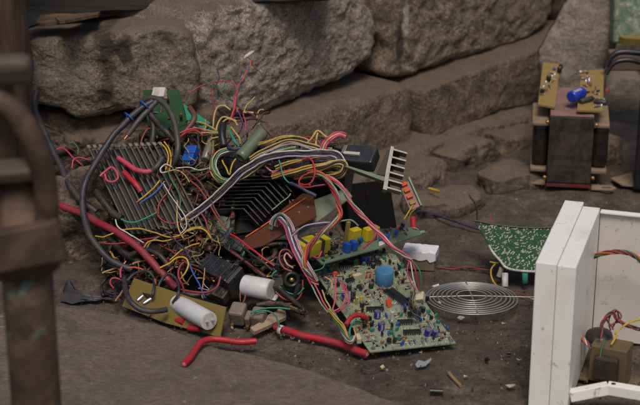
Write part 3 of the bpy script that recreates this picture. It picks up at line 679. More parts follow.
# tan board at the front
MTn = frame(G(122, 307, .006), G(220, 337, .006), G(136, 279, .038)); et, q = board('circuit_board', MTn, [(122,306),(134,278),(190,297),(226,307),(220,337),(165,323)], .0018, TAN, 'bare mustard coloured board lying at the front left, under a white capacitor')
def capacitor(p, q_, r_, label, torn=False):
    p, q_ = Vector(p), Vector(q_); e = empty('capacitor', p, label, 'capacitor'); L = (q_-p).length
    M_ = Matrix.Translation(p) @ (q_-p).to_track_quat('Z', 'Y').to_matrix().to_4x4(); b = MB()
    b.lathe(M_, [(r_*.86, 0), (r_*.97, .0006), (r_, .002), (r_, L*.93), (r_*.96, L*.95), (r_, L*.985), (r_*.96, L)], CAPW, 40); b.build('sleeve', e)
    b = MB(); b.lathe(M_ @ T(0, 0, L), [(r_*.84, 0), (r_*.83, .0003)], WM_['white'], 32); 
    if not torn:
        for s_ in (-1, 1): b.box(M_ @ T(s_*r_*.35, 0, L), (-.0012, -.0004, 0), (.0012, .0004, .005), STL)
    b.build('end_cap', e)
    if torn:
        b = MB(); N_ = 18
        vs = []; fs = []
        for i in range(N_):
            a = R(-150+i*11); rr = r_*(1.02+.35*(i/N_)**2)
            for h_ in (L*.86, L*(1.12+.05*noise.noise(Vector((i*.7, 0, 0))))): vs.append(M_ @ Vector((rr*math.cos(a), rr*math.sin(a), h_)))
        for i in range(N_-1): fs.append((i*2, i*2+2, i*2+3, i*2+1))
        b.add(vs+[v+Vector((0, .0004, -.0006)) for v in vs], fs+[tuple(k+2*N_ for k in reversed(f)) for f in fs], CAPW, True); b.build('torn_flap', e)
    return e
capacitor(S(177, 303, .022), S(209, 321, .026), .0115, 'smooth pale grey cylindrical capacitor on the mustard board at the front left')
capacitor(S(244, 285, .022), S(271, 290, .026), .0132, 'white cylindrical capacitor with a torn curling sleeve, at the front centre', True)
# clear black relay box
Mx = frame(S(196, 268, .03), S(232, 286, .034), S(208, 240, .018)); e = empty('relay', Mx, 'glossy smoked plastic relay box at the front of the heap', 'relay')
SMK = mat('smoked_plastic', (28, 30, 36), .12, 0, .35, 60)
b = MB(); b.box(Mx, (0, .002, -.024), (.046, .030, 0), SMK, .0016); b.build('cover', e)
b = MB(); b.box(Mx, (.0465, .001, -.026), (.052, .031, .0), DGR, .001); b.build('socket', e)
b = MB()
for k in range(4): b.box(Mx, (.006+k*.01, .005, .0), (.0068+k*.01, .028, .0008), DGR)
b.build('rib', e)
for k in range(3): b = MB(); b.box(Mx, (.008+k*.012, .031, -.012), (.012+k*.012, .036, -.008), STL, .0005); b.build('terminal', e)
# slotted connector below it
Mx = frame(S(206, 292, .016), S(226, 300, .018), S(218, 270, .010)); e = empty('connector', Mx, 'dark grey slotted connector below the smoked relay box', 'connector')
b = MB(); b.box(Mx, (0, 0, -.014), (.026, .026, 0), DGR, .001); b.build('body', e)
for k in range(3): b = MB(); b.box(Mx, (.003+k*.008, .003, .0), (.0072+k*.008, .023, .0005), BLK); b.build('slot', e)
# blue connector block up top
Mx = frame(S(181, 160, .028), S(194, 160, .030), S(182, 137, .020)); e = empty('connector', Mx, 'blue rectangular connector block among the cables at the top left', 'connector')
b = MB(); b.box(Mx, (0, 0, -.012), (.0155, .012, .0), BLU, .001); b.box(Mx, (0, .0128, -.012), (.0155, .026, .0), BLU, .001); b.build('body', e)
b = MB(); b.box(Mx, (.003, -.004, -.006), (.012, -.0002, -.003), STL, .0004); b.build('contact', e)
# grey-green ceramic tube
p, q_ = S(263, 132, .030), S(240, 158, .040); M_ = Matrix.Translation(p) @ (q_-p).to_track_quat('Z', 'Y').to_matrix().to_4x4(); L = (q_-p).length
CER = mat('green_glaze', (98, 112, 88), .3, 0, .35, 40); b = MB(); r_ = .0085
b.lathe(M_, [(r_*.5, 0), (r_*.95, .0002), (r_, .002), (r_*.95, L*.2), (r_, L*.4), (r_*.96, L*.6), (r_, L*.8), (r_*1.02, L*.9), (r_*.98, L), (r_*.5, L+.0004), (r_*.45, L-.006), (r_*.1, L-.0062)], CER, 28); tag(b.build('ceramic_tube'), 'hollow grey green ceramic tube lying on the cable loops', 'ceramic tube')
p, q_ = S(212, 140, .024), S(205, 160, .030); b = MB(); b.cyl(p, q_, .006, mat('translucent_grey', (112, 112, 98), .3, 0, .4), 16, ch=.001); tag(b.build('plastic_sleeve'), 'grey cylindrical sleeve right of the blue connector block', 'sleeve')
# black jack with brass centre
C_ = S(292, 280, .030); d = (O0-C_).normalized(); M_ = Matrix.Translation(C_) @ (d+Vector((.2, 0, -.2))).to_track_quat('Z', 'Y').to_matrix().to_4x4()
e = empty('power_jack', C_, 'black round jack with a brass centre, right of the torn capacitor', 'jack')
b = MB(); b.lathe(M_, [(.0095, -.02), (.0105, -.002), (.0098, 0), (.0065, .0006), (.006, -.006), (.0001, -.006)], BLK, 28); b.build('shell', e)
b = MB(); b.lathe(M_, [(.003, -.006), (.0028, .0005), (.001, .001)], BRS, 14); b.build('pin', e)
Mx = frame(S(270, 287, .026), S(287, 284, .03), S(272, 272, .02)); b = MB(); b.box(Mx, (0, 0, -.015), (.017, .014, 0), DGR, .0012); b.build('clamp', e)
Mx = frame(S(276, 272, .020), S(288, 268, .024), S(272, 258, .012)); b = MB(); b.box(Mx, (0, 0, -.012), (.018, .016, 0), BLK, .0015); b.build('mount', e)
b = MB(); b.cyl(S(294, 298, .02), S(300, 284, .03), .0035, BLK, 12); b.build('lever', e)
# ceramic terminal block
CB = mat('dirty_ceramic', (128, 112, 100), .6, 0, .5, 60, .4)
Mx = frame(G(229, 322, .006), G(270, 327, .006), G(232, 300, .020)); e = empty('terminal_block', Mx, 'dirty beige ceramic terminal block in front of the torn capacitor', 'terminal block')
b = MB(); b.box(Mx, (0, 0, -.006), (.019, .022, .016), CB, .003); b.box(Mx, (.0195, .001, -.006), (.027, .017, .008), CB, .002); b.box(Mx, (.0275, 0, -.006), (.045, .020, .014), CB, .003); b.build('body', e)
for u in (.004, .024, .030): b = MB(); b.lathe(Mx @ T(u, -.004, -.003) @ RX(-90), [(.0024, 0), (.0024, .004)], BRS, 10); b.build('screw', e)
BEI = mat('beige_plastic', (170, 146, 122), .5, 0, .3)
Mx = frame(G(250, 334, .004), G(288, 324, .004), G(276, 306, .012)); b = MB(); b.prism(Mx, [onf(Mx, x, y) for x, y in ((250,331),(262,324),(268,318),(277,314),(280,303),(284,303),(286,320),(270,328),(254,335))], 0, .005, BEI)
tag(b.build('plastic_bracket'), 'beige triangular plastic bracket beside the ceramic terminal block', 'bracket')
# faston terminals
for i, (x0_, y0_, x1_, y1_, lab) in enumerate(((137,301,143,296,'upper small silver crimp terminal above the curved dark cable'), (143,304,151,299,'lower small silver crimp terminal above the curved dark cable'))):
    p, q_ = S(x0_, y0_, .030), S(x1_, y1_, .034); b = MB(); b.tube([p, p.lerp(q_, .3), q_], lambda t: .0022 if t < .4 else .0032, STL, 10); tag(b.build('crimp_terminal'), lab, 'terminal')
Mx = frame(S(138, 290, .026), S(157, 302, .028), S(142, 284, .02)); b = MB(); b.box(Mx, (0, 0, -.004), (.026, .006, 0), BLK, .0008); tag(b.build('terminal_strip'), 'black terminal strip lying across the mustard board', 'terminal strip')
b = MB(); C_ = S(150, 313, .010); b.tube([C_+Vector((.0018*math.cos(a), 0.0035*math.sin(a), .0045*math.cos(a))) for a in [i*math.pi/8 for i in range(16)]], .0012, WM_['palegreen'], 8, True); tag(b.build('cable_tie'), 'pale green tie round the curved dark cable', 'cable tie')
# small plug at far left
Mx = frame(S(70, 176, .012), S(87, 180, .014), S(70, 169, .006)); b = MB(); b.box(Mx, (0, 0, -.006), (.021, .006, 0), CRM, .0008); tag(b.build('plug'), 'small white multi pin plug at the far left of the heap', 'plug')
# white crimp tag at the top
p, q_ = S(244, 58, .02), S(254, 51, .02); b = MB(); b.tube([p, p.lerp(q_, .25), p.lerp(q_, .75), q_], lambda t: .0008+.0022*math.sin(math.pi*min(1, t*1.1)), WM_['white'], 8); tag(b.build('crimp_connector'), 'white wire cap on the tip of the tallest upright wire', 'wire cap')
# silver foil scrap etc
# ------------------------------------------------------------------ fan guard
C_ = G(471.5, 301, .006); Mg = Matrix.Translation(C_) @ RZ(0) @ RX(-3.0)
e = empty('fan_guard', Mg, 'round silver wire fan guard lying flat on the earth', 'fan guard')
GS = mat('dull_chrome', (168, 166, 162), .4, .6, .2)
for k, rr in enumerate((.058, .0535, .049, .0435, .038, .032, .026, .019)):
    b = MB(); hh = .004+.004*(1-(rr/.058)**2); b.tube([Mg @ Vector((rr*math.cos(a), rr*math.sin(a), hh)) for a in [i*math.pi/36 for i in range(72)]], .0011, GS, 6, True); b.build('ring', e)
for a, L0, L1 in ((0, .019, .075), (180, .019, .060), (92, .0, .0585), (272, .0, .0585)):
    a = R(a); b = MB(); b.tube([Mg @ Vector((math.cos(a)*(L0*0+L1*t), math.sin(a)*(L1*t), .0072-.002*t)) for t in (0, .25, .5, .75, 1)], .001, GS, 6); b.build('spoke', e)
for s_, rr in ((1, .078), (-1, .062)):
    b = MB(); b.tube([Mg @ Vector((s_*rr+.004*math.cos(a), .004*math.sin(a), .004)) for a in [i*math.pi/8 for i in range(16)]], .001, GS, 6, True); b.build('mounting_eye', e)
SLW = mat('bright_solder', (176, 178, 164), .4, .1, .2)
TPW = mat('white_tape', (232, 232, 234), .35, 0, .1, 30)
# ------------------------------------------------------------------ taped box
Mx = frame(G(401, 270, .0), G(437, 277, .0), G(409, 255, .0)); e = empty('taped_box', Mx, 'small brown box wrapped in crinkled white tape, on the earth right of the heap', 'box')
Mx = frame(G(402, 269, .002), G(436, 272, .002), G(410, 257, .002))
b = MB(); b.box(Mx, (0.0005, 0.0005, 0), (.0435, .0295, .025), mat('brown_cardboard', (122, 106, 90), .7, 0, .4), .001); b.build('body', e)
b = MB(); n_ = 16
def crink(u, v): return Mx @ Vector((-.001+.046*u, -.001+.032*v, .0258+.0012*noise.noise(Vector((u*7, v*7, 3)))+.0010*abs(noise.noise(Vector((u*17, v*13, 7))))))
vs = [crink(i/n_, j/n_) for j in range(n_+1) for i in range(n_+1)]; fs = [(j*(n_+1)+i, j*(n_+1)+i+1, (j+1)*(n_+1)+i+1, (j+1)*(n_+1)+i) for j in range(n_) for i in range(n_)]
b.add(vs, fs, TPW, False)
# skirt
for (u0, v0, u1, v1) in ((0,0,1,0),(1,0,1,1),(1,1,0,1),(0,1,0,0)):
    top = [crink(u0+(u1-u0)*t/12, v0+(v1-v0)*t/12) for t in range(13)]; bot = [p+Vector((0, 0, -.011-.005*noise.noise(p*200))) for p in top]
    b.add(top+bot, [(i, 13+i, 14+i, i+1) for i in range(12)], TPW)
b.build('tape', e)
# ------------------------------------------------------------------ green board, solder side up, leaning
MG = frame(G(503, 268, .024), G(570, 270, .024), G(476, 222, .060))
e, q = board('circuit_board', MG, [(475,222),(520,227),(575,228),(575,272),(508,270),(499,259),(490,246)], .0018, PCD, 'dark green circuit board with its solder side up, behind the white case')
b = MB(); random.seed(5); n_ = 0; x0, x1 = min(p[0] for p in q), max(p[0] for p in q); y0, y1 = min(p[1] for p in q), max(p[1] for p in q)
while n_ < 520:
    u, v = random.uniform(x0, x1), random.uniform(y0, y1); v = round(v/.0026)*.0026
    if inside((u, v), q):
        n_ += 1; s_ = random.uniform(.0005, .0010); L = random.choice((s_, s_, s_*2.0, s_*3.2)); a = random.choice((30, 35, 60, 90)); b.box(MG @ T(u, v, 0) @ RZ(a), (-L, -s_*.7, 0), (L, s_*.7, .0008), SLW, 0)
o = b.build('solder_points', e); tag(o, kind='stuff')
b = MB(); b.tube(spline([MG @ Vector((*onf(MG, x, y), .001)) for x, y in ((474,221),(495,225),(520,228),(548,228),(575,227))], 5), .0016, WM_['grey'], 8); b.build('top_strip', e)
b = MB(); b.tube(spline([MG @ Vector((*onf(MG, x, y), .001)) for x, y in ((489,246),(493,253),(500,261),(508,269),(530,272),(575,273))], 5), .0017, WM_['white'], 8); b.build('bottom_strip', e)
b = MB(); p = MG @ Vector((*onf(MG, 477, 221), .0)); b.tube(spline([p, A(477, 212, p.y), A(475, 203, p.y-.002), A(471, 198, p.y-.002), A(469, 194, p.y)], 4), .0013, WM_['grey'], 7); b.build('bent_lead', e)
b = MB(); b.cyl(G(505, 287, .004), G(505, 273, .020), .0042, WM_['white'], 16, ch=.0006); b.build('capacitor', e)
b = MB(); b.cyl(G(499, 276, .008), G(502, 268, .02), .0035, CRM, 12); b.build('capacitor', e)
b = MB(); b.cyl(G(525, 283, .006), G(525, 273, .020), .004, WM_['teal'], 16, ch=.0006); b.build('inductor', e)
# ------------------------------------------------------------------ white case
O_ = Vector((.229, 1.48, 0)); X_ = (Matrix.Rotation(R(-17.4), 3, 'Z') @ Vector((1, 0, 0))); Mc = frame(O_, O_+X_, O_+Vector((-X_.y, X_.x, 0)))
HC = .168
ec = empty('equipment_case', Mc, 'open white steel equipment case standing at the right edge', 'case')
DC = .195
b = MB(); b.box(Mc, (0, 0, 0), (.0225, DC+.008, HC+.006), WHT, .0009); b.build('side_panel', ec)
b = MB(); b.box(Mc, (.0229, .0006, 0), (.043, DC-.003, HC+.0048), WHT, .0009); b.build('inner_panel', ec)
b = MB(); b.box(Mc, (.0435, DC, 0.004), (.42, DC+.002, HC-.002), WHD, .0004); b.build('back_panel', ec)
b = MB(); b.box(Mc, (.0435, DC-.005, HC-.0018), (.42, DC+.004, HC+.0008), WHT, .0005); b.build('flange', ec)
b = MB(); b.box(Mc, (.40, .002, 0), (.42, DC-.006, HC), WHT, .0016); b.build('side_panel', ec)
b = MB(); b.lathe(Mc @ T(.135, DC-.0052, HC-.008) @ RX(90), [(.002, 0), (.002, .001)], STL, 10); b.build('screw', ec)
b = MB()
pts = [(568,380),(600,366),(640,372),(700,380)]
st = [Vector((0.0432, .012, .020)), Vector((.082, .022, .030)), Vector((.14, .018, .030)), Vector((.40, .018, .028))]
for i in range(3):
    a_, c_ = st[i], st[i+1]; p_ = Mc @ a_; q_ = Mc @ c_; Mz = frame(p_, q_, p_+(Mc.to_3x3() @ Vector((0, 1, 0)))); b.box(Mz, (-.0006, 0, -.012), ((q_-p_).length+.0006, .012, 0), WHT, .0008)
b.build('front_strut', ec)
b = MB(); b.lathe(Mc @ T(.088, .028, .0300), [(.0028, 0), (.0026, .0003)], BLK, 12); b.build('screw_hole', ec)
# grease marks are in the material; transformer inside
TRM = mat('laminated_core', (116, 98, 68), .5, .3, .4, 50, .3)
Mi = Mc @ T(.054, .085, 0) @ RZ(-8); e = empty('transformer', Mi, 'olive brown transformer with coloured leads inside the open white case', 'transformer')
b = MB(); b.box(Mi, (0, 0, .002), (.042, .030, .046), TRM, .0012); b.build('core', e)
b = MB(); b.box(Mi, (.007, -.010, .008), (.035, -.0005, .038), mat('dark_winding_tape', (46, 38, 32), .5, 0, .3), .003); b.build('winding', e)
b = MB(); b.lathe(Mi @ T(.002, .030, .040) @ RX(10), [(.015, 0), (.016, .004), (.015, .008), (.008, .0105)], BLK, 26); b.build('coil', e)
for xx in (-.012, .0425): b = MB(); b.box(Mi, (xx, .0, 0), (xx+.0115, .03, .0015), TRM); b.build('foot', e)
# ------------------------------------------------------------------ upright transformer at the back right
bpx = G(546, 186, .004); Xv = G(590, 188, .004)-bpx; Mt = frame(bpx, bpx+Xv, bpx+Vector((0, 1, 0))) @ RX(5)
e = empty('transformer', Mt, 'tall dusty transformer with a dark laminated core, standing before the wall', 'transformer')
CO = mat('dusty_black_core', (34, 30, 29), .7, .1, .95, 16, .6); COT = mat('dusty_pink_core_top', (140, 106, 96), .8, 0, .7, 40, .3); BOB = mat('tan_bobbin', (146, 122, 98), .6, 0, .5)
w_ = Xv.length; h_ = .116; d_ = .125
b = MB(); b.box(Mt, (0, 0, .006), (w_, d_, h_), CO, .0015); b.box(Mt, (.001, .001, h_+.0002), (w_-.001, d_-.001, h_+.0025), COT, .0008); b.build('core', e)
b = MB(); b.box(Mt, (0, -.0008, .0), (w_, d_, .0045), mat('dusty_dark_red', (108, 26, 36), .6, 0, .6)); b.build('red_gasket', e)
for s_ in (0, 1):
    xa = -.024 if s_ == 0 else w_+.0005
    b = MB(); b.box(Mt, (xa, .018, .026), (xa+.0235, d_-.04, .094), mat('black_winding', (22, 20, 19), .4, 0, .3), .006); b.build('winding', e)
    for zz in (.018, .0945):
        b = MB(); b.box(Mt, (xa-.002, .012, zz), (xa+.0235, d_-.03, zz+.007), BOB, .002); b.build('bobbin_flange', e)
for (x, z) in ((-.003, .016), (w_+.003, .018), (-.003, h_-.008), (w_+.003, h_-.01)):
    b = MB(); b.lathe(Mt @ T(x, -.002, z) @ RX(90), [(.0034, 0), (.003, .003), (.0015, .0035)], BRS, 6); b.build('bolt', e)
def foot_(x0_, x1_, y_):
    b = MB(); s_ = 1 if x1_ > x0_ else -1; L = abs(x1_-x0_); Mz = Mt @ T(x0_, y_, .0015)
    out = [(0, -.009), (L*.8, -.009), (L, 0), (L*.8, .009), (0, .009)]; hole = [(L*.4, -.003), (L*.75, -.003), (L*.85, 0), (L*.75, .003), (L*.4, .003)]
    if s_ < 0: out = [(-a, c) for a, c in out]; hole = [(-a, c) for a, c in hole]
    n = 5; vs = [Mz @ Vector((a, c, 0)) for a, c in out]+[Mz @ Vector((a, c, 0)) for a, c in hole]+[Mz @ Vector((a, c, .0015)) for a, c in out]+[Mz @ Vector((a, c, .0015)) for a, c in hole]
    fs = []
    for i in range(5):
        j = (i+1) % 5; fs += [(i, j, 5+j, 5+i), (10+i, 15+i, 15+j, 10+j), (i, 10+i, 10+j, j), (5+i, 5+j, 15+j, 15+i)]
    b.add(vs, fs, BOB); b.build('foot', e)
foot_(-.002, -.042, .01); foot_(w_+.002, w_+.040, -.002)
# boards resting on it
for nm, poly, lab, yy in (('a', [(538,104),(543,62),(560,64),(555,107)], 'narrow bronze board with small parts, on the left shoulder of the tall transformer', 0), ('b', [(577,110),(582,71),(604,69),(603,111)], 'bronze board with tangled small parts, on the right shoulder of the tall transformer', 0)):
    P0, P1 = G(poly[0][0], poly[0][1], .131), G(poly[3][0], poly[3][1], .129); P2 = G(poly[1][0], poly[1][1], .148)
    Mz = frame(P0, P1, P2); eb, qb = board('circuit_board', Mz, poly, .003, GOLD, lab); used = []
    random.seed(3 if nm == 'a' else 9)
    for k in range(9 if nm == 'a' else 16):
        u = sum(p[0] for p in qb)/4+random.uniform(-.006, .006)*(1 if nm == 'a' else 1.6); v = random.uniform(min(p[1] for p in qb)+.012, max(p[1] for p in qb)-.012)
        inst(random.choice([RT['grey'], DTAN, CAPS, DIO, RT['tan'], TRS]), 'component', eb, Mz @ T(u, v, 0) @ RZ(random.uniform(0, 180)) @ Matrix.Scale(1.5, 4))
    for k in range(5):
        u = sum(p[0] for p in qb)/4+random.uniform(-.006, .006); v = random.uniform(min(p[1] for p in qb)+.014, max(p[1] for p in qb)-.01); b = MB(); b.lathe(Mz @ T(u, v, 0), [(.0028, 0), (.0024, .002), (.001, .003)], SLV, 9); b.build('solder_blob', eb)
    if nm == 'a': inst(DBLU, 'component', eb, Mz @ T(*onf(Mz, 554, 71), 0))
    else:
        for x, y in ((589,86),(607,92)):
            b = MB(); u, v = onf(Mz, x, y); b.lathe(Mz @ T(u, v, 0), [(.004, 0), (.004, .005), (.001, .0065)], WM_['redbrown'], 12); b.build('lamp', eb)
        for x0_, y0_, x1_, y1_ in ((580,104,592,101),(594,103,606,106)):
            u0, v0 = onf(Mz, x0_, y0_); u1, v1 = onf(Mz, x1_, y1_); b = MB(); b.cyl(Mz @ Vector((u0, v0, .004)), Mz @ Vector((u1, v1, .005)), .004, DGR, 14, ch=.0006); b.build('capacitor', eb)
p, q_ = G(571, 97, .145), G(582, 92.5, .146); b = MB(); r_ = .0088
M_ = Matrix.Translation(p) @ (q_-p).to_track_quat('Z', 'Y').to_matrix().to_4x4(); L = (q_-p).length; e = empty('capacitor', p, 'shiny blue capacitor lying on top of the tall transformer', 'capacitor')
BC = mat('bright_blue_sleeve', (24, 58, 176), .25, 0, .08); b.lathe(M_, [(r_*.8, 0), (r_, .001), (r_, L*.8), (r_*.9, L*.84), (r_, L*.88), (r_, L), (r_*.8, L+.0006)], BC, 24); b.build('sleeve', e)
b = MB(); b.box(M_ @ RZ(200), (-.0025, -r_*1.02, L*.1), (.0025, -r_*.98, L*.78), WM_['lilac']); b.build('stripe', e)
b = MB(); b.lathe(M_ @ T(0, 0, L+.0006), [(r_*.7, 0), (r_*.7, .001)], BLK, 16); b.build('end_seal', e)
# ------------------------------------------------------------------ right edge
PNT = stone_mat('flaking_green_paint', (112, 130, 108), (190, 176, 160), (66, 86, 70), grain=70, stain=.3, seed=4.4, orange=.2, pit=.3)
Mx = frame(A(613, 44, 2.42), A(660, 44, 2.42), A(614, -40, 2.44)); b = MB(); b.box(Mx, (0, 0, -.04), (.14, .18, 0), PNT, .004); tag(b.build('painted_block'), 'weathered block with flaking green paint in the upper right corner', 'block')
Mx = frame(A(613, 52, 2.36), A(660, 50, 2.36), A(620, 40, 2.40)); b = MB(); b.prism(Mx, [onf(Mx, x, y) for x, y in ((618,43),(624,41.5),(660,41),(660,45.5),(640,46),(624,45))], 0, .012, mat('yellow_moulding', (126, 110, 58), .45, 0, .3)); tag(b.build('yellow_offcut'), 'long yellow plastic piece lying before the green painted block', 'plastic piece')
Mx = frame(A(611, 54, 2.38), A(660, 54, 2.38), A(611, 46, 2.42)); b = MB(); b.box(Mx, (0, 0, -.03), (.12, .03, -.001), mat('dusty_wood', (112, 92, 76), .7, 0, .4), .003); tag(b.build('wooden_block'), 'dusty pinkish wooden block under the green painted block', 'wood')
Mx = frame(G(633, 190, 0), G(700, 196, 0), G(634, 150, 0)); b = MB(); b.box(Mx, (0, 0, 0), (.16, .12, .19), mat('matt_black_case', (16, 17, 22), .5, 0, .15), .003)
e = empty('equipment_box', Mx, 'matt black box standing at the right edge behind the white case', 'box'); b.build('body', e)
b = MB(); P_ = [onf(frame(G(612, 186, .002), G(640, 188, .002), G(612, 160, .002)), x, y) for x, y in ((610,179),(632,173),(634,187),(622,186))]; Mz = frame(G(612, 186, .002), G(640, 188, .002), G(612, 160, .002))
b.prism(Mz, P_, 0, .0015, BOB); b.build('foot', e)
for i, (pts, r_, lab) in enumerate((([(606,66),(612,56),(622,52),(640,53),(670,55)], .005, 'upper black cable lying over the grey stone at the right edge'), ([(606,74),(614,63),(628,60),(642,63),(670,68)], .004, 'lower black cable lying over the grey stone at the right edge'))):
    b = MB(); b.tube(spline([A(x, y, 2.34) for x, y in pts], 6), r_, BLK, 10); tag(b.build('cable'), lab, 'cable')
# ------------------------------------------------------------------ small debris on the earth
def piece(name, label, cat, pts, r_, mt, z=None, tip=None, n=8):
    z = r_ if z is None else z; P_ = spline([G(x, y, z+.001) for x, y in pts], 5); b = MB(); b.tube(P_, r_, mt, n)
    if tip: d_ = (P_[0]-P_[1]).normalized(); b.cyl(P_[0], P_[0]+d_*.0035, r_*.6, tip, 8)
    return tag(b.build(name), label, cat)
piece('wire_offcut', 'short bright yellow offcut lying on the dark cobble', 'offcut', [(429,188.5),(440,191.5)], .0022, WM_['yellow'], .030)
piece('pencil_stub', 'stub of pale wood lying on the earth in front of the boards', 'stick', [(449,373),(454,379),(461,386)], .0022, mat('pale_wood', (150, 120, 76), .7))
piece('black_stub', 'black rubber stub near the bottom edge', 'rubber stub', [(430,391),(443,391.5)], .0032, BLK)
piece('pebble', 'small black pebble with a white fleck, right of the wood stub', 'pebble', [(486,360),(488,359)], .0026, BLK); piece('pebble', 'small black pebble close to the white case, halfway down', 'pebble', [(507,353),(511,353)], .0022, BLK)
GLS = mat('clear_plastic', (190, 196, 200), .15, 0, .1); GLS.node_tree.nodes['Principled BSDF'].inputs['Transmission Weight'].default_value = .6
b = MB(); Mx = frame(G(417, 368, .002), G(434, 362, .006), G(419, 362, .006)); b.prism(Mx, [(0, 0), (.010, -.002), (.020, .003), (.021, .006), (.012, .004), (.006, .009), (0, .005)], 0, .0012, GLS); tag(b.build('plastic_shard'), 'clear bent plastic shard in front of the large board', 'plastic shard')
b = MB(); b.tube(spline([G(x, y, .003) for x, y in ((357,364),(362,360),(368,366),(374,362),(380,367),(372,371),(362,369),(366,362),(384,360))], 5), .0007, WM_['grey'], 5); tag(b.build('wire_snarl'), 'tiny snarl of thin clear wire beside the end of the red cable', 'wire')
b = MB(); b.cyl(G(381, 368, .002), G(384, 366, .004), .0025, mat('pale_bead', (190, 170, 130), .5), 10); tag(b.build('bead'), 'pale bead beside the wire snarl', 'bead')
for i, (x, y, s_, lab) in enumerate(((426,266,.004,'white paper chip by the taped box'), (441,303,.005,'grey white paper scrap at the left rim of the fan guard'), (461,319,.005,'crumpled grey scrap at the front rim of the fan guard'), (504,325,.003,'small white chip beyond the fan guard, near the case'), (510,387,.006,'pale leaf litter scrap beside the foot of the white case'), (519,361,.003,'white chip close to the case, above the leaf litter'), (466,377,.003,'white chip right of the wood stub'), (436,287,.006,'pale blue paper scrap between large board and fan guard'))):
    b = MB(); c0 = G(x, y, .003); k = 7; vs = [c0+Vector((s_*math.cos(a*2*math.pi/k)*random.uniform(.6, 1.2), s_*math.sin(a*2*math.pi/k)*random.uniform(.5, 1), random.uniform(0, .003))) for a in range(k)]
    b.add(vs+[v+Vector((0, 0, .0008)) for v in vs], [tuple(reversed(range(k))), tuple(range(k, 2*k))]+[(a, (a+1) % k, k+(a+1) % k, k+a) for a in range(k)], [WM_['white'], CRM][i == 4]); tag(b.build('scrap'), lab, 'scrap')
# loose grit
b = MB(); random.seed(77); gm = [mat('grit_dark', (52, 44, 38), .9), mat('grit_pale', (150, 140, 128), .8), mat('grit_brown', (96, 82, 70), .9)]
for i in range(4200):
    px, py = random.uniform(40, 640), random.uniform(150, 405)
    if random.random() < .5: py = random.uniform(290, 405)
    p = G(px, py, 0)
    if p.y-p.x > 2.1: continue
    s_ = random.choice((.0005, .0007, .001, .0015, .0022))*random.uniform(.7, 1.4); mt = random.choices(gm, (5, 1.6, 5))[0]
    z_ = .012 if False else .004
    vs = [p+Vector((random.uniform(-1, 1)*s_, random.uniform(-1, 1)*s_, z_+k*s_)) for k in (-.6, -.3, -.3, .6)]; b.add(vs, [(0, 1, 2), (0, 1, 3), (1, 2, 3), (2, 0, 3)], mt)
tag(b.build('grit', None, Vector((0, 0, 0))), 'fine grit and chips strewn over the earth', 'grit', kind='stuff')
# torn sheet at the left
b = MB(); vs = []; fs = []; nu, nv = 16, 6
top = [(64,288),(66,281),(69,280),(74,287),(82,294),(90,295),(100,296),(112,297)]; bot = [(60,301),(66,302),(72,302),(80,302),(88,302),(96,301),(104,300),(113,299)]
for j in range(nv+1):
    for k in range(len(top)):
        v_ = j/nv; x = top[k][0]*(1-v_)+bot[k][0]*v_; y = top[k][1]*(1-v_)+bot[k][1]*v_
        p = G(x, y, .006+.010*(1-v_)*(1-k/8)); vs.append(p+Vector((0, noise.noise(Vector((k*.9, v_*3, 2)))*.008, noise.noise(Vector((k*1.3, v_*4, 7)))*.004)))
n8 = len(top)
for j in range(nv):
    for k in range(n8-1): fs.append((j*n8+k, (j+1)*n8+k, (j+1)*n8+k+1, j*n8+k+1))
b.add(vs, fs, DGR, True); b.add([v+Vector((0, .0006, -.0004)) for v in vs], [tuple(reversed(f)) for f in fs], DGR, True)
tag(b.build('torn_plastic'), 'crumpled shred of dark grey plastic on the edge of the slab, left of the heap', 'plastic scrap')
# ------------------------------------------------------------------ wires
def wpath(pts, l0, jit=.0, zoff=0, k=7, fn=S):
    P_ = []
    for i, p in enumerate(pts): P_.append(fn(p[0], p[1], (p[2]/1000 if len(p) > 2 else l0)))
    P_ = spline(P_, k)
    if jit:
        sd = random.uniform(0, 100); P_ = [p+Vector((noise.noise(p*40+Vector((sd, 0, 0))), noise.noise(p*40+Vector((0, sd, 0))), noise.noise(p*40+Vector((0, 0, sd)))))*jit+Vector((noise.noise(p*150+Vector((sd, 0, 0))), noise.noise(p*150+Vector((0, sd, 0))), noise.noise(p*150+Vector((0, 0, sd)))))*jit*.3 for p in P_]
    return P_
def wire(c, r_, lab, pts, l=26, tip=0, name='wire', group=None, jit=.0012, cat=None):
    r_ = r_ if r_ > 2.2 or r_ < .8 else r_*.86
    P_ = wpath(pts, l/1000, jit); b = MB(); b.tube(P_, r_/1000, WM_[c], 12 if r_ > 2 else 7)
    for en in (0, 1):
        if tip & (1 << en):
            a_, c_ = (P_[0], P_[1]) if en == 0 else (P_[-1], P_[-2]); d_ = (a_-c_).normalized(); b.cyl(a_, a_+d_*(.003+r_/1000), r_/1000*.55, COP, 7)
    return tag(b.build(name), lab, cat or ('cable' if r_ > 2.2 else 'wire'), group)
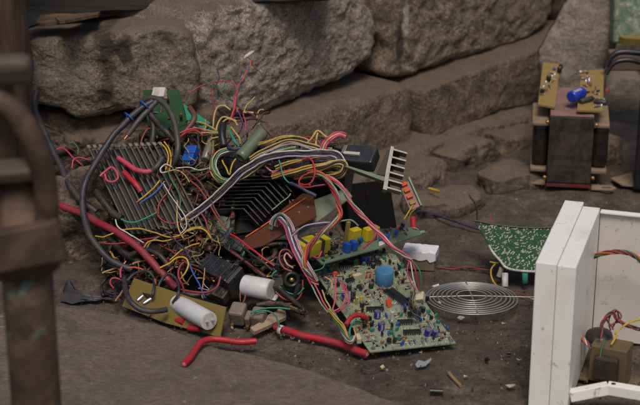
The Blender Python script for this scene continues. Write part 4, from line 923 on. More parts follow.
def bundle(cols, r0_, lab, pts, l=28, spread=None, twist=1.5, cat='wire bundle', flat=False):
    r_ = r0_*.88; C_ = wpath(pts, l/1000, .0014, k=9); n = len(cols); e = empty('wire_bundle', C_[0], lab, cat); sp = (spread if spread is not None else r_*(1.0 if n < 4 else 1.6))/1000
    N = len(C_)
    for j, c in enumerate(cols):
        P_ = []
        for i, p in enumerate(C_):
            t = (C_[min(i+1, N-1)]-C_[max(i-1, 0)]).normalized(); side = t.cross(Vector((0, -.65, .76)))
            if side.length < .1: side = t.orthogonal()
            side.normalize(); up = side.cross(t)
            if flat: off = side*((j-(n-1)/2)*2*r_/1000)+up*noise.noise(Vector((i*.13, j*3.3, 1)))*.002
            else:
                ph = 2*math.pi*(j/n+twist*i/N); w1 = sp*(1+.8*noise.noise(Vector((i*.08, j*5.1, 2)))); off = side*math.cos(ph)*w1+up*math.sin(ph)*w1
            P_.append(p+off)
        b = MB(); b.tube(P_, r_/1000, WM_[c], 7); b.build('strand', e)
    return e
w_ = wire
# thick cables
w_('crimson', 4.8, 'thick red cable running from the iron post into the left of the heap', [(52,203,10),(75,211,14),(90,218,22),(105,226,30),(120,234,36),(135,245,38),(150,260,36),(163,275,30),(176,288,22)])
w_('slate', 4.3, 'thick blue black cable curving down the left side of the heap', [(153,101,44),(142,108,46),(130,118,48),(118,130,50),(106,146,50),(95,165,48),(86,181,44),(83,196,42),(84,215,42),(90,235,42),(102,252,38),(116,263,34),(132,270,28)])
w_('grey', 3.8, 'grey cable stub held by the blue ties beside the thick blue black cable', [(156,102,42),(146,112,44),(136,124,44),(128,135,42)], tip=2)
w_('grey', 4.0, 'grey brown cable loop arching over the dark green board', [(140,104,34),(150,98,40),(160,101,42),(169,110,42),(175,124,42),(178,140,40),(177,155,36),(171,167,26)])
w_('black', 4.0, 'black cable of the top loop dropping to the right', [(143,103,36),(149,112,38),(157,122,38),(166,131,38),(174,141,30)])
w_('black', 4.2, 'black cable of the top loop hanging straight down', [(146,104,30),(151,115,32),(153,128,32),(152,142,28),(147,154,18)])
w_('brown', 4.0, 'grey brown cable end curving beside the teal sheet', [(190,108,26),(194,116,30),(192,124,30),(186,131,30),(180,142,26)])
w_('slate', 4.4, 'black cable end rising beside the iron post', [(37,91,8),(34,103,8),(38,118,10),(48,140,14),(60,165,16),(70,185,20),(82,201,20),(96,212,12)])
w_('black', 5.2, 'stout black sleeve lying across the silver heatsink foot', [(96,192,30),(105,203,34),(114,214,34),(121,219,34)])
w_('black', 5.0, 'black cable sunk behind the thick red cable', [(88,205,10),(98,222,14),(110,238,16),(124,252,20),(140,262,18)])
w_('pink', 3.4, 'dusty pink cable stub joined to a grey sleeve over the silver heatsink', [(118,158,36),(127,164,38),(136,170,40),(146,172,40),(154,170,38)])
w_('grey', 3.8, 'grey sleeve at the end of the dusty pink stub', [(152,171,38),(157,166,40),(162,159,38)])
w_('red', 3.8, 'red sleeve lying over the silver heatsink fins', [(124,172,34),(130,178,36),(136,185,36),(141,192,32)])
w_('slate', 3.4, 'dark slate cable curving round the left end of the mustard board', [(124,279,36),(126,291,36),(131,302,34),(140,309,28),(153,311,26),(167,309,24)])
w_('slate', 2.2, 'thin slate cable arching over the mustard board, left arch', [(126,282,34),(134,274,38),(146,271,42),(154,278,42),(153,293,34),(150,300,22)])
w_('slate', 2.2, 'thin slate cable arching over the mustard board, right arch', [(157,298,24),(160,283,40),(168,274,46),(176,279,46),(179,292,42),(173,303,28)])
w_('black', 3.6, 'black cable bowing over the tangle behind the mustard board', [(130,255,30),(145,250,34),(160,256,34),(170,268,26)])
w_('black', 3.2, 'black cable hidden below the blue connector', [(150,160,14),(160,180,16),(172,192,14),(186,205,12)])
# red cable offcuts on the slab
def gwire(c, r_, lab, pts, tip=3, name='cable_offcut', z=None, cat='cable offcut'):
    P_ = spline([G(x, y, (r_/1000+.001 if z is None else z/1000)+(p[0] if p else 0)) for x, y, *p in pts], 7); b = MB(); b.tube(P_, r_/1000, WM_[c], 14)
    for a_, c_, f in ((P_[0], P_[1], 1), (P_[-1], P_[-2], 2)):
        if tip & f: d_ = (a_-c_).normalized(); b.cyl(a_-d_*.0002, a_+d_*.0004, r_/1000*.62, WM_['lightpink'], 12)
    return tag(b.build(name), lab, cat)
gwire('red', 3.8, 'red cable offcut bent like a hook, lying alone on the paving', [(184,364,.009),(190,358,.009),(196,349,.009),(202,342,.009),(212,339,.008),(225,340,.007),(240,342,.006),(256,341,.006)])
e = gwire('red', 4.4, 'straight red cable offcut with a white clamp, touching the large board', [(275,327),(286,330),(300,335),(320,339),(340,344),(355,350),(367,354)])
b = MB(); C_ = G(281, 330, .005); d_ = (G(300, 335, .005)-G(275, 327, .005)).normalized(); q_ = d_.to_track_quat('Z', 'Y').to_matrix().to_4x4()
b.lathe(Matrix.Translation(C_) @ q_, [(.0052, -.0025), (.0062, -.002), (.0062, .002), (.0052, .0025)], WM_['white'], 16, False); b.cyl(C_+Vector((-.001, -.004, -.003)), C_+Vector((0, -.009, -.003)), .0018, STL, 8); b.cyl(C_+Vector((.003, -.004, -.003)), C_+Vector((.004, -.008, -.003)), .0015, STL, 8); tag(b.build('cable_clamp'), 'white clamp with steel screws on the straight red cable offcut', 'clamp')
for i, (x0_, y0_, x1_, y1_, lab) in enumerate(((151,315,166,309,'red cable stub with bare end under the mustard board, leftmost of the three'), (172,319,184,322,'red cable stub in the middle of the three under the mustard board'), (189,328,200,329,'red cable stub below the pale capacitor, rightmost of the three'))):
    p, q_ = G(x0_, y0_, .006), G(x1_, y1_, .010); b = MB(); b.tube([p, p.lerp(q_, .5), q_], .004, WM_['red'], 12); d_ = (p-q_).normalized(); b.cyl(p, p+d_*.0012, .0026, WM_['tan'], 10); tag(b.build('cable_stub'), lab, 'cable stub')
# blue zip ties
for x, y, l_, lab in ((129,117,48,'lower blue cable tie round the thick cables at the top left'), (144,105,46,'upper blue cable tie round the thick cables at the top left')):
    C_ = S(x, y, l_/1000); ax = (S(x+10, y-9, l_/1000)-S(x-10, y+9, l_/1000)).normalized(); q_ = ax.to_track_quat('Z', 'Y').to_matrix().to_4x4(); b = MB()
    b.tube([Matrix.Translation(C_) @ q_ @ Vector((.0098*math.cos(a), .0068*math.sin(a), 0)) for a in [i*math.pi/12 for i in range(24)]], .0011, BLU, 7, True); tag(b.build('cable_tie'), lab, 'cable tie')
# upright thin wires
w_('magenta', .9, 'magenta wire arching above the heap like a gateway', [(189,93,10),(200,86,12),(210,82,14),(222,81,16),(232,82,18),(236,88,20),(236,98,20),(234,108,22),(231,120,24)], tip=1, jit=.003)
w_('green', .9, 'green wire standing straight up left of the magenta arch', [(206,64,10),(206,74,10),(207,82,12),(216,87,14),(222,93,16),(232,101,20)])
w_('navy', .9, 'navy wire standing up inside the magenta arch', [(217,69,12),(219,78,12),(216,87,14),(222,95,16)])
w_('green', .8, 'green wire leaning up inside the magenta arch', [(227,74,12),(225,83,14),(221,92,16)])
w_('crimson', .8, 'dark red wire hanging below the left leg of the magenta arch', [(211,85,10),(212,95,12),(214,106,14),(213,118,20)])
bundle(['crimson', 'green', 'navy'], .8, 'long red, green and navy twist sloping right across the granite', [(216,88,14),(228,98,18),(241,108,22),(255,117,24),(264,127,28),(273,138,30),(281,145,32)], twist=3)
bundle(['orange', 'purple'], .9, 'orange and purple twisted pair rising highest, to the white cap', [(237,112,20),(236,97,18),(239,85,16),(245,75,16),(250,63,16),(248,57,18)], twist=4)
w_('brown', .9, 'short brown curl beside the tallest wire', [(251,62,14),(255,68,14),(259,71,14),(263,77,12)])
w_('cream', 1.0, 'cream wire end pointing up right beside the arch', [(243,113,24),(246,106,22),(250,102,20),(255,97,18)])
w_('cream', 1.0, 'cream wire end hooked upward right of the arch', [(256,120,26),(257,114,24),(260,110,22),(264,110,20)])
w_('magenta', 1.0, 'short magenta wire dropping in front of the black tape', [(243,114,30),(245,122,32),(246,132,34)])
w_('purple', .8, 'purple wire wandering above the ceramic tube', [(238,110,24),(244,124,28),(250,132,30),(258,137,30),(262,133,28),(256,127,26)])
w_('purple', .8, 'purple wire looping left of the ceramic tube', [(234,118,30),(240,128,34),(246,138,36),(240,146,36)])
w_('pink', 1.6, 'pink wire running down into the cream loops', [(236,97,22),(234,108,26),(231,117,32),(228,124,36)])
# cream knot under black tape
for i, (pts, lab) in enumerate((
 ([(212,139,30),(213,126,34),(214,114,36),(218,107,36),(225,106,36),(231,110,34)], 'cream wire making the highest loop above the black tape'),
 ([(216,131,38),(218,123,40),(223,117,42),(230,118,42),(237,121,40)], 'cream wire loop just above the black tape, outer one'),
 ([(220,131,40),(222,124,42),(228,119,44),(234,121,44),(238,126,42)], 'cream wire loop just above the black tape, inner one'),
 ([(188,122,26),(198,122,30),(207,125,36),(217,131,38)], 'cream wire fanning left from the black tape, uppermost'),
 ([(192,127,28),(204,130,34),(218,132,40)], 'cream wire fanning left from the black tape, second'),
 ([(186,133,28),(200,133,34),(218,133,40)], 'cream wire fanning left from the black tape, third'),
 ([(208,142,30),(213,138,36),(221,136,40)], 'cream wire fanning left from the black tape, lowest'),
 ([(231,127,38),(235,132,40),(239,138,40),(240,144,36)], 'cream wire bending right of the black tape'),
 ([(228,131,40),(233,139,42),(236,147,38)], 'cream wire under the teal blob right of the tape'))): w_('cream', 1.5, lab, pts, tip=0)
w_('olive', 2.0, 'olive wire hanging below the cream fan', [(213,133,30),(213,146,32),(211,160,28),(206,176,20)])
bundle(['teal', 'green', 'teal'], 1.1, 'short teal and green strands right of the black tape', [(228,126,42),(231,134,44),(235,141,44),(239,146,40)], twist=.5)
b = MB(); b.tube(spline([S(223, 124, .042), S(222, 134, .044), S(224, 146, .042)], 6), .0050, BLK, 12); tag(b.build('tape_wrap'), 'black tape wrapped round the cream wires near the top of the heap', 'tape')
b = MB(); b.tube(spline([S(228, 147, .042), S(234, 149, .044), S(240, 148, .042)], 4), .0026, WM_['navy'], 10); tag(b.build('tape_wrap'), 'navy tape band beside the ceramic tube', 'tape')
# big multi-colour loop
LP = [(238,149,36),(226,150,38),(216,156,40),(213,166,40),(217,176,42),(227,181,44),(240,177,44),(252,169,46),(265,160,46),(280,152,46),(296,149,46)]
bundle(['green', 'cream', 'teal', 'white', 'yellow', 'navy', 'cream'], 1.15, 'multicolour wire loop under the ceramic tube', LP, twist=.25, spread=3.2)
w_('yellow', 1.3, 'yellow zigzag wire inside the multicolour loop', [(222,160,40),(226,168,42),(229,175,42),(232,166,44),(236,159,42)])
bundle(['white', 'black', 'slate', 'black', 'lilac'], 1.25, 'white and black wire run crossing the middle of the heap', [(183,222,30),(196,213,34),(208,203,38),(221,192,42),(232,181,48),(244,170,52),(258,161,54),(272,156,54),(288,154,54),(306,154,54),(322,153,54),(337,155,52),(343,163,48)], flat=True)
bundle(['cream', 'black', 'cream', 'lilac'], 1.25, 'cream and black wire run along the top edge of the heap', [(250,160,38),(262,152,42),(275,146,46),(290,142,48),(304,144,48),(318,149,48),(332,151,46)], flat=True)
bundle(['cream', 'yellow', 'black', 'cream'], 1.3, 'fat cream and yellow wires arching behind the top run', [(254,146,32),(268,142,38),(282,138,40),(296,138,42),(308,142,42)], twist=.7)
bundle(['cream', 'yellow', 'pink', 'cream', 'olive', 'cream', 'black'], 1.5, 'thick yellow and pink wire hank ending in a bend below the relay block', [(272,176,34),(288,173,40),(305,170,46),(322,167,50),(336,163,50),(344,166,46),(341,174,40),(328,176,36),(310,176,32),(294,177,28)], twist=.8, spread=3.4)
bundle(['yellow', 'cream', 'lilac', 'black'], 1.3, 'yellow and lilac wires folded above the thick hank', [(276,168,44),(292,163,48),(310,160,50),(328,159,50),(341,163,48)], twist=.6, spread=2.6)
bundle(['magenta', 'cream', 'magenta'], 1.7, 'magenta and cream ribbon folded over at the top right of the heap', [(322,150,50),(325,143,52),(330,138,54),(338,134,52),(346,136,46)], flat=True)
w_('cream', 1.7, 'cream wire peaking above the magenta ribbon', [(304,146,40),(312,138,46),(317,131,48),(324,135,48),(331,141,44)])
w_('cream', 1.7, 'second cream wire peaking beside the magenta ribbon', [(315,149,44),(316,140,46),(319,132,46),(328,138,46)])
w_('red', 1.5, 'red wire looping left of the magenta ribbon', [(300,141,42),(307,137,44),(314,140,46),(318,147,44),(311,151,42)])
w_('redbrown', 1.4, 'rust red wire beneath the cream peak', [(303,139,40),(310,143,44),(317,140,46),(322,146,44)])
w_('red', 1.4, 'red wire looping round below the thick hank', [(302,160,54),(309,158,56),(314,164,56),(315,174,54),(312,182,50),(305,185,46),(299,182,44),(304,176,48)])
w_('crimson', 1.3, 'crimson wire ring right of the black heatsink', [(320,176,46),(309,174,46),(301,177,46),(299,184,46),(306,188,46),(316,186,46),(326,184,44)])
w_('teal', 1.1, 'teal wire dropping from the run onto the brown board', [(279,160,52),(281,168,50),(283,175,48),(288,181,44),(295,184,38)])
w_('crimson', 1.2, 'crimson wire swinging left of the multicolour loop', [(214,150,34),(213,163,40),(209,172,40),(200,176,36),(189,181,28)])
w_('lightpink', 1.2, 'pale pink wire behind the top wire run', [(262,160,40),(268,168,42),(274,171,42),(284,166,44)])
# red wrapped harness
bundle(['orange', 'redbrown', 'crimson', 'palegreen'], 1.7, 'stout red harness bending down over the yellow transformer', [(308,172,48),(320,173,50),(329,181,52),(335,193,54),(339,205,56),(340,215,56),(332,224,56),(320,235,56),(310,246,54),(305,258,50),(304,268,44)], twist=2.5, spread=2.2)
bundle(['pink', 'lightpink', 'pink', 'palegreen'], 1.5, 'long pink harness crossing to the plug on the large board', [(326,176,46),(336,181,50),(344,191,54),(350,202,56),(358,212,56),(368,222,54),(379,233,52),(390,244,50),(402,254,46),(411,261,42)], twist=1.5, spread=1.8)
w_('pink', 1.5, 'pink wire branching down from the long pink harness', [(375,228,54),(375,236,50),(370,242,44),(363,248,36)])
for i, (c, dx) in enumerate((('magenta', 0), ('white', 4), ('red', 7), ('green', 11))):
    w_(c, .9, '%s wire dropping from the pink harness into the white plug' % c, [(410+dx*.2,260,42),(408+dx,270,40),(410+dx,280,34),(416+dx*.4,291,24)])
Mx = frame(S(415, 300, .020), S(423, 299, .022), S(414, 288, .016)); b = MB(); b.box(Mx, (0, 0, -.008), (.010, .012, 0), CRM, .0008); tag(b.build('plug'), 'cream plug on the right rim of the large board', 'plug')
Mx = frame(S(379, 246, .048), S(386, 243, .05), S(376, 240, .045)); b = MB(); b.box(Mx, (0, 0, -.005), (.009, .007, 0), WM_['white'], .0008); tag(b.build('plug'), 'small white plug hanging in the pink harness', 'plug')
bundle(['black', 'olive', 'black', 'slate'], 1.3, 'dark wires hanging from the cream plug', [(414,292,26),(411,302,24),(413,312,16),(419,318,12)], twist=.6, spread=2.2)
bundle(['lilac', 'lightpink', 'navy', 'white', 'purple', 'pink'], 1.2, 'lilac ribbon cable rising over the brown board and down to the jack', [(274,226,28),(276,220,34),(281,217,40),(287,223,44),(292,236,46),(297,249,46),(303,262,44),(309,273,40),(315,283,32)], flat=True)
w_('green', 1.1, 'green wire hooked over the lilac ribbon', [(272,230,36),(274,220,40),(280,214,44),(286,218,46),(288,226,46)])
bundle(['lilac', 'navy'], 1.3, 'white and blue pair reaching right over the yellow transformer', [(290,236,46),(300,229,50),(314,225,54),(328,223,56),(338,222,56)], twist=.8)
w_('palegreen', 1.2, 'pale green wire swinging right past the red harness', [(330,223,52),(342,221,50),(352,221,46),(358,226,40)])
w_('red', 1.7, 'bright red lead running from blue crimp to the black jack', [(230,234,40),(239,240,42),(250,248,44),(262,257,44),(275,266,38)])
w_('black', 1.7, 'black lead running beside the bright red lead', [(230,237,38),(240,245,38),(252,254,40),(263,262,40),(272,270,36)])
b = MB(); b.tube([S(226, 238, .036), S(230, 232, .040), S(231, 229, .040)], .0034, WM_['navy'], 10); tag(b.build('crimp'), 'dark blue crimp at the start of the bright red lead', 'crimp')
w_('green', 1.6, 'bright green stub beside the torn capacitor', [(271,277,36),(273,273,38),(276,270,38)])
w_('navy', 2.4, 'dark blue lever like cable lying on the brown board', [(291,183,44),(300,187,44),(308,192,42),(316,196,40)])
w_('palegreen', 1.0, 'grey green wire crossing before the black heatsink', [(272,210,30),(280,203,34),(288,197,36),(290,194,36)])
w_('redbrown', 1.5, 'rust brown wire curling above the jack, outer ring', [(292,272,34),(284,268,36),(279,259,38),(281,251,38),(288,250,38),(294,257,38)])
w_('lightpink', 1.4, 'pale copper wire curling above the jack, inner ring', [(293,268,38),(287,264,38),(284,257,40),(287,253,40),(292,258,40)])
w_('redbrown', 1.3, 'rust wire trailing under the jack', [(276,292,22),(284,299,20),(296,300,20),(302,292,24),(303,280,30)])
w_('teal', 1.1, 'teal wire trailing under the jack', [(279,286,26),(287,292,24),(297,294,24),(304,288,28)])
w_('green', .9, 'green wire across the corner of the large board', [(303,268,42),(312,271,40),(322,268,38),(326,260,38)])
w_('magenta', 1.4, 'magenta wire end at the back corner of the large board', [(312,256,38),(318,258,40),(322,251,42)])
bundle(['palegreen', 'lightpink', 'redbrown', 'black'], 1.2, 'mixed wires knotted below the red harness', [(300,262,44),(306,272,42),(312,280,38),(318,284,30)], twist=1)
# wires on the large board
Z = 16
for i, (c, pts, lab) in enumerate((
 ('pink', [(311,276,36),(316,288,34),(323,302,32),(330,311,30),(338,312,28)], 'pink wire along the left rim of the large board'),
 ('palegreen', [(309,278,34),(314,290,32),(321,304,30),(328,313,28)], 'pale green wire beside the pink one on the left rim'),
 ('pink', [(335,275,30),(336,288,34),(335,300,34),(332,311,32)], 'pink wire arching down the left part of the large board'),
 ('pink', [(339,280,28),(344,287,32),(346,296,34),(342,306,34),(332,312,32)], 'pink wire bowed widest over the left part of the large board'),
 ('magenta', [(342,283,26),(348,293,30),(348,303,32),(340,310,32),(331,313,30)], 'dark pink wire outside the widest pink bow'),
 ('cream', [(325,277,30),(331,281,34),(332,288,34),(328,294,28)], 'cream wire hooked at the back left of the large board'),
 ('navy', [(322,278,30),(328,282,34),(328,290,32),(324,296,28)], 'navy wire hooked beside the cream hook'),
 ('cream', [(322,290,30),(325,298,32),(330,306,32),(333,314,30)], 'cream wire joining the harness at the left rim'))): w_(c, 1.15, lab, pts)
bundle(['yellow', 'cream', 'teal', 'tan', 'lilac', 'green'], 1.2, 'coloured harness sagging over the left rim of the large board', [(330,310,32),(335,317,30),(340,326,28),(345,335,24),(350,341,20),(354,338,22)], twist=.6, spread=2.4)
w_('green', 1.0, 'green wire loop at the red sleeve', [(352,342,20),(349,332,28),(352,324,32),(358,323,30),(362,326,26)]); w_('yellow', 1.0, 'yellow wire loop at the red sleeve', [(353,342,20),(356,335,26),(354,328,30),(360,326,26)])
w_('teal', 1.0, 'teal wire loop at the red sleeve', [(350,339,22),(350,329,30),(355,321,32),(361,321,28)])
w_('red', 3.0, 'arched red sleeve on the left of the large board', [(346,325,30),(350,318,34),(357,315,34),(364,317,30),(367,320,24)])
# middle-left tangle
for c, r_, l_, lab, pts in (
 ('teal', 1.3, 38, 'teal wire leaving the stout black sleeve', [(121,219),(127,222),(136,222),(146,218),(157,213)]),
 ('white', 1.1, 40, 'white wire crossing over the thick red cable', [(116,220),(118,227),(125,232),(134,237),(144,243)]),
 ('yellow', 1.2, 36, 'yellow wire wandering across the middle left', [(95,236,30),(103,237,34),(112,234),(124,230),(140,229),(155,233),(170,237),(181,235),(190,229),(202,227)]),
 ('crimson', 1.5, 36, 'crimson wire end left of the thick red cable', [(101,243),(112,244),(124,243),(134,245)]),
 ('pink', 2.0, 40, 'pink wire curled into a ring on the silver heatsink', [(100,176),(105,171),(111,167),(116,171),(118,178),(113,182),(107,180),(105,174)]),
 ('yellow', 1.3, 38, 'yellow wire bent down right of the silver heatsink, left strand', [(161,143),(166,149),(168,158),(166,170)]),
 ('yellow', 1.3, 38, 'yellow wire bent down right of the silver heatsink, right strand', [(164,142),(169,149),(171,159),(169,171)]),
 ('yellow', 1.4, 36, 'yellow lead over the silver heatsink fins', [(139,200),(147,194),(154,188),(160,181)]),
 ('blue', 1.4, 36, 'blue lead over the silver heatsink fins', [(141,203),(150,197),(158,190),(163,184)]),
 ('redbrown', 1.3, 34, 'rust wire rising at the right of the silver heatsink', [(158,214),(158,205),(162,198),(168,192),(172,184)]),
 ('redbrown', 1.3, 34, 'rust wire bowing below the silver heatsink', [(155,210),(160,218),(170,223),(182,221),(192,213)]),
 ('white', .9, 40, 'thin white wire bowing through the middle left', [(164,184),(170,195),(178,206),(185,216),(186,226),(181,233)]),
 ('cream', 1.1, 38, 'cream wire running down to the smoked relay', [(177,200),(177,214),(178,228),(183,238)]),
 ('green', 1.0, 40, 'green wire falling beside the yellow pair', [(168,170),(171,178),(176,188),(180,198),(180,210)]),
 ('white', 1.1, 42, 'white wire curl right of the yellow pair', [(168,171),(162,172),(161,168),(166,164),(172,167)]),
 ('cream', 1.0, 38, 'cream wire heading right from the yellow pair', [(167,171),(176,170),(184,174),(190,182)]),
 ('brown', 1.5, 38, 'brown wire sloping down past the metal plate, upper', [(186,170),(196,178),(205,190),(212,203),(217,213),(224,222)]),
 ('redbrown', 1.4, 36, 'rust wire sloping down past the metal plate, lower', [(190,180),(200,189),(208,201),(214,212),(222,224),(232,232)]),
 ('redbrown', 1.4, 34, 'rust wire curving onto the tiny green board', [(190,214),(198,212),(205,220),(209,232),(212,240)]),
 ('yellow', 1.5, 36, 'yellow wire looping left of the tiny green board', [(188,231),(198,228),(206,231),(211,238)]),
 ('yellow', 1.4, 38, 'yellow wire looping beside the smoked relay', [(160,268),(168,264),(177,258),(185,258),(188,264),(186,271),(182,277)]),
 ('crimson', 1.7, 40, 'crimson wire standing beside the smoked relay', [(184,262),(180,267),(179,276),(182,284),(184,291)]),
 ('crimson', 1.7, 38, 'crimson wire sagging under the smoked relay', [(184,290),(196,292),(208,292),(217,287),(221,277)]),
 ('blue', 1.2, 36, 'blue wire passing behind the sagging crimson wire', [(189,263),(193,273),(199,285),(205,297)]),
 ('orange', 1.4, 40, 'orange wire bowed above the mustard board', [(127,268),(136,268),(146,271),(153,276),(156,284)]),
 ('pink', 1.2, 30, 'pink hooked wire at the far front left', [(113,288),(110,282),(114,278),(124,281)]),
 ('tan', 1.5, 26, 'tan wire end sticking out at the front left', [(102,273),(110,270),(118,268)]),
 ('tan', 1.6, 16, 'tan wire end lying below the pink hook', [(116,300),(120,295),(124,290)]),
 ('magenta', 1.6, 34, 'magenta stub above the orange bow', [(121,278),(121,270),(124,264)]),
 ('navy', 1.2, 38, 'navy wire falling to the smoked relay', [(165,230),(174,239),(184,248),(191,261)]),
 ('tan', 1.0, 36, 'copper coloured wire below the smoked relay', [(205,268),(204,280),(202,291),(203,298)]),
 ('yellow', 1.2, 34, 'yellow wire forking behind the thick red cable', [(143,248),(148,242),(156,240),(164,241),(176,238)]),
 ('olive', 1.4, 32, 'olive wire under the yellow fork', [(146,252),(150,244),(160,236),(172,232)]),
 ('olive', 1.0, 32, 'olive wire rising beside the slate arches', [(138,262),(139,270),(137,276)]),
 ('crimson', 1.4, 30, 'crimson wire under the yellow fork', [(140,240),(152,238),(164,236),(176,238),(186,236)]),
 ('yellow', 1.1, 34, 'yellow strand reaching toward the relay', [(170,260),(180,252),(190,246),(200,243)]),
 ('magenta', 1.2, 20, 'magenta wire at the far left of the heap', [(56,149),(62,148),(68,152),(74,158),(82,165),(88,172)]),
 ('green', 1.1, 20, 'green wire arc at the far left of the heap', [(69,143),(74,143),(78,148),(78,155)]),
 ('black', 1.3, 20, 'black wire by the far left plug', [(66,147),(74,151),(80,160),(86,172),(86,186)]),
 ('pink', 1.1, 22, 'short pink wire over the far left plug', [(72,168),(74,160),(80,158),(88,160)]),
 ('redbrown', 1.4, 26, 'rust wire in the gap under the top loop', [(140,148),(142,138),(147,130),(152,128)]),
 ('red', 1.6, 36, 'red wire lying across the blue connector', [(180,136),(188,132),(196,131),(203,136)]),
 ('pink', 1.3, 38, 'pink wire lying across the blue connector', [(182,132),(190,129),(198,128),(206,131)]),
 ('slate', 1.3, 36, 'slate wire curling round the blue connector', [(178,148),(180,157),(186,164),(194,165),(198,158)]),
 ('white', 1.0, 34, 'white wire end below the blue connector', [(176,168),(188,167),(200,170),(212,166)]),
 ('grey', 1.1, 32, 'grey wire under the grey sleeve', [(178,176),(190,172),(204,168),(216,160)]),
 ('teal', 1.2, 26, 'teal wire over the ceramic terminal block, upper', [(251,313),(261,309),(272,308),(290,309)]),
 ('teal', 1.2, 26, 'teal wire hooked over the beige bracket', [(256,312),(266,311),(274,314),(278,321),(280,327)]),
 ('redbrown', 1.3, 26, 'rust wire looped into the ceramic terminal block', [(240,299),(240,292),(244,291),(245,297),(243,303)]),
 ('redbrown', 1.2, 22, 'rust wire lying behind the beige bracket', [(258,305),(270,303),(282,304),(296,303)])):
    w_(c, r_, lab, pts, l=l_, tip=random.choice((0, 1, 2)))
# right of the heap
def gw(c, r_, lab, pts): 
    P_ = spline([G(x, y, (p[0] if p else r_+2)/1000) for x, y, *p in pts], 6); b = MB(); b.tube(P_, r_/1000, WM_[c], 7); return tag(b.build('wire'), lab, 'wire')
gw('navy', 1.9, 'navy cable lying on the earth from the heap toward the green board', [(418,211,14),(430,213),(445,218),(460,223),(475,228),(488,231)])
gw('crimson', 1.1, 'red wire lying on the earth between taped box and green board', [(436,267),(452,269),(466,267),(480,269),(493,271)]); gw('black', 1.0, 'black wire twisted along the red wire beyond the taped box', [(436,269),(452,267),(466,269),(480,267),(493,273)])
gw('crimson', 1.1, 'dark red wire running under the green board toward the case', [(496,286),(508,292),(520,294),(534,299)])
gw('yellow', 1.2, 'yellow wire looping down from the green board', [(490,262,22),(498,263,24),(501,260,28)]); gw('yellow', 1.3, 'yellow wire curving below the green board', [(497,262,24),(491,270,14),(493,281,6),(501,290,4)])
w_('yellow', 1.2, 'yellow wire end between black housing and connector strip', [(404,219,16),(409,212,20),(413,205,22)]); w_('olive', 1.2, 'olive wire end beside the connector strip', [(408,222,14),(411,214,18),(416,209,20)])
b = MB(); b.tube([G(414, 231, .004), G(413, 218, .016)], .0042, WM_['red'], 10); tag(b.build('red_cap'), 'red plastic cap standing at the right foot of the heap', 'cap')
b = MB(); b.tube(spline([A(388, 241, 1.90), A(404, 236, 1.92), A(424, 232, 1.94)], 4), .0026, WM_['palegreen'], 8); tag(b.build('plastic_rod'), 'pale green rod pointing right behind the taped box', 'rod')
gw('red', .9, 'short red wire standing behind the green board', [(490,222,20),(490,214,30)])
gw('black', 1.4, 'black wire at the foot of the connector strip', [(412,211,20),(424,208,8),(434,213,4)])
# inside the case
def cw(cols, r_, lab, pts, name='wire_bundle', tw=2.5):
    C_ = spline([Mc @ Vector(p) for p in pts], 9); e = empty(name, C_[0], lab, 'wire bundle'); n = len(cols)
    for j, c in enumerate(cols):
        P_ = []
        for i, p in enumerate(C_):
            t = (C_[min(i+1, len(C_)-1)]-C_[max(i-1, 0)]).normalized(); s_ = t.orthogonal().normalized(); u = t.cross(s_); ph = 2*math.pi*(j/n+tw*i/len(C_)); P_.append(p+(s_*math.cos(ph)+u*math.sin(ph))*r_*1.5)
        b = MB(); b.tube(P_, r_, WM_[c], 7); b.build('strand', e)
cy = DC-.012
def cpx(px, py, y_): # a pixel onto the plane y=y_ of the case
    h = plane_hit(px, py, Mc @ Vector((0, y_, 0)), Mc.col[1].xyz); return tuple(Mc.inverted() @ h)
cw(['redbrown', 'orange', 'green', 'crimson'], .0012, 'red and green twisted bundle across the inside of the white case', [cpx(573,273,cy-.01), cpx(582,264,cy-.015), cpx(595,256,cy-.02), cpx(612,252,cy-.025), cpx(628,253,cy-.025), cpx(640,260,cy-.02), cpx(655,275,cy-.02)])
cw(['crimson', 'black', 'redbrown'], .0010, 'dark red and black leads rising from the transformer in the case', [cpx(600,338,.09), cpx(603,322,.10), cpx(612,313,.11), cpx(618,320,.11), cpx(628,326,.11), cpx(645,330,.12), cpx(670,332,.12)])
cw(['crimson', 'slate'], .0010, 'looped leads above the transformer in the case', [cpx(612,330,.10), cpx(608,318,.11), cpx(616,311,.12), cpx(620,318,.12), cpx(612,326,.11)])
cw(['yellow'], .0012, 'yellow lead on the right of the transformer in the case', [cpx(610,345,.085), cpx(618,333,.10), cpx(630,324,.11), cpx(645,320,.12), cpx(660,319,.12)], tw=0)
cw(['green'], .0010, 'green lead on the transformer in the case', [cpx(606,340,.085), cpx(602,350,.08), cpx(600,362,.075)], tw=0)
cw(['orange', 'navy', 'redbrown', 'white'], .0011, 'frayed orange and blue wire ends along the left of the case', [cpx(568,318,.12), cpx(575,328,.10), cpx(582,338,.09), cpx(591,347,.08)])
cw(['redbrown'], .0012, 'short rust wire knot high inside the case wall', [cpx(571,292,.15), cpx(575,296,.15), cpx(573,302,.15), cpx(577,300,.15)], tw=0)
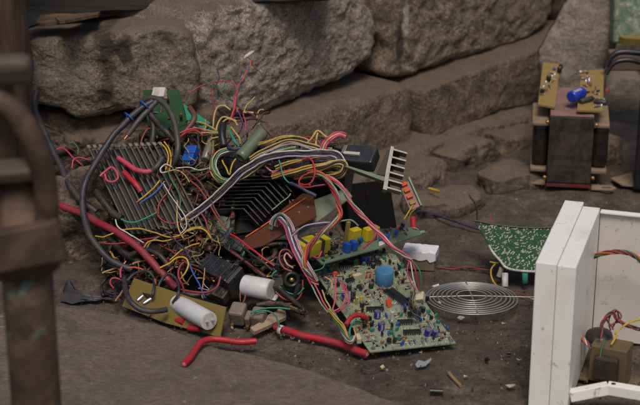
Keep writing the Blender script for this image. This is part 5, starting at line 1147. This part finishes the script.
# ------------------------------------------------------------------ the depth of the heap: dark pieces and wires below
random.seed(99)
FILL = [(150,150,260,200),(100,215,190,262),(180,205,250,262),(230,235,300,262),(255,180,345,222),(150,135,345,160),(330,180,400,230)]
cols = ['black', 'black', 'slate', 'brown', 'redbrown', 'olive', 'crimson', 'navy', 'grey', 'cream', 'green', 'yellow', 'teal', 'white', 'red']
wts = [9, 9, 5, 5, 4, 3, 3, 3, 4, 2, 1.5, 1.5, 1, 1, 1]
bymesh = {}
reg = [(120,180,200,265,55),(150,140,215,200,34),(185,205,225,262,26),(265,150,335,168,20),(245,248,300,272,16),(110,240,215,290,34)]
TB = MB(); nd = 0
for x0_, y0_, x1_, y1_, n in reg:
    for k in range(n):
        c = random.choices(cols, wts)[0]
        if y0_ == 240 and c not in ('black', 'slate', 'brown', 'grey', 'navy'): c = random.choice(('black', 'slate', 'brown', 'black', 'crimson')); x, y = random.uniform(x0_, x1_), random.uniform(y0_, y1_); a = random.uniform(0, 2*math.pi); pts = [(x, y, random.uniform(0, 14))]
        for s_ in range(random.randint(3, 6)):
            a += random.uniform(-.9, .9); x += math.cos(a)*random.uniform(6, 13); y += math.sin(a)*random.uniform(5, 10); x = min(max(x, x0_-8, 100), x1_+8); y = min(max(y, y0_-4), y1_+4); pts.append((x, y, random.uniform(0, 18)))
        nd += 1; rw = random.choice((.8, 1.0, 1.2, 1.2, 1.5)) if y0_ != 240 else random.choice((1.2, 1.6, 2.2, 3))
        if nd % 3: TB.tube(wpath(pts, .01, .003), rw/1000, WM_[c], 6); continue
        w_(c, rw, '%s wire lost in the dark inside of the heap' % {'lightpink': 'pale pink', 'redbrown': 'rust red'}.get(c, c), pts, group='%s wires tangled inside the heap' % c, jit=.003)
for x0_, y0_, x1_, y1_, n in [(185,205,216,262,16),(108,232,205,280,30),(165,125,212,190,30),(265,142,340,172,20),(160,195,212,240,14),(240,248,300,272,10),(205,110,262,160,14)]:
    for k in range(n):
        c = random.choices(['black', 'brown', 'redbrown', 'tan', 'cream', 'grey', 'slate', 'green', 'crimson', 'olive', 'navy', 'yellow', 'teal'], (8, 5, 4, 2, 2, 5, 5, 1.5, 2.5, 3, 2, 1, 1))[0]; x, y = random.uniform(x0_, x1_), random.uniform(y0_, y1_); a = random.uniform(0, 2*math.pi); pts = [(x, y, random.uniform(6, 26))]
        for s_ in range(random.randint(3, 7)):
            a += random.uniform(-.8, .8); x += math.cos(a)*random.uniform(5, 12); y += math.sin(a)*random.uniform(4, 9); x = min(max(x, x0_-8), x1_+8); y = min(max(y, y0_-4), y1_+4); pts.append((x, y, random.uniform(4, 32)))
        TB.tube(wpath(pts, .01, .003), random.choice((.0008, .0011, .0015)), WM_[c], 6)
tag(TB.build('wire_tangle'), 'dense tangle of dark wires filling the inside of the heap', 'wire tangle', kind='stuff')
reg2 = [(185,205,222,262,9),(110,235,215,285,9),(165,130,215,200,14),(262,148,340,180,8),(170,190,215,240,6)]
for x0_, y0_, x1_, y1_, n in reg2:
    for k in range(n):
        c = random.choices(['brown', 'redbrown', 'tan', 'cream', 'grey', 'slate', 'green', 'crimson', 'olive', 'white', 'yellow'], (4, 4, 3, 3, 4, 4, 2, 3, 3, 1, 1.5))[0]; x, y = random.uniform(x0_, x1_), random.uniform(y0_, y1_); a = random.uniform(0, 2*math.pi); pts = [(x, y, random.uniform(14, 34))]
        for s_ in range(random.randint(3, 7)):
            a += random.uniform(-1.0, 1.0); x += math.cos(a)*random.uniform(5, 11); y += math.sin(a)*random.uniform(4, 9); x = min(max(x, x0_-8), x1_+8); y = min(max(y, y0_-4), y1_+4); pts.append((x, y, random.uniform(12, 38)))
        w_(c, random.choice((.45, .6, .6, .8)), 'hair thin %s wire straying over the heap' % {'redbrown': 'rust red'}.get(c, c), pts, group='thin %s wires straying over the heap' % c, jit=.004)
# dark filler boxes added for the shade inside the heap, plus ribbed blocks
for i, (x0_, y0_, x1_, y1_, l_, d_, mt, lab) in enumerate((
 (140,255,205,262,2,.035,BLK,'black filler box added for shade under the wires at the lower left of the heap'), (160,215,225,225,-4,.04,DGR,'dark grey filler box added for shade under the metal plate'),
 (225,262,300,262,-4,.035,BLK,'black filler box added for shade under the brown board'), (180,175,260,175,-14,.05,BLK,'black filler box added for shade under the multicolour loop'),
 (262,185,345,185,-6,.045,BLK,'black filler box added for shade under the thick hank'), (150,165,200,165,-10,.04,DGR,'dark grey filler box added for shade under the blue connector block'), (100,262,150,285,-4,.03,BLK,'black filler box added for shade behind the mustard board'), (168,256,196,262,20,.022,BLK,'small black ribbed block left of the smoked relay box'), (212,240,240,252,18,.016,DGR,'grey ribbed block right above the smoked relay box'), (150,232,176,236,16,.018,DGR,'grey ribbed block under the yellow wires at the foot of the silver heatsink'))):
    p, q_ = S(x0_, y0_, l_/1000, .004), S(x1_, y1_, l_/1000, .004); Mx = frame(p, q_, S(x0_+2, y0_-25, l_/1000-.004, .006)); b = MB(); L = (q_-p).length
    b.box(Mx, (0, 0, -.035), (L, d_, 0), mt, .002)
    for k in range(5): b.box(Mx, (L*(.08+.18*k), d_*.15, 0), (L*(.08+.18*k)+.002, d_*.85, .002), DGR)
    tag(b.build('filler_block'), lab, 'chassis part')
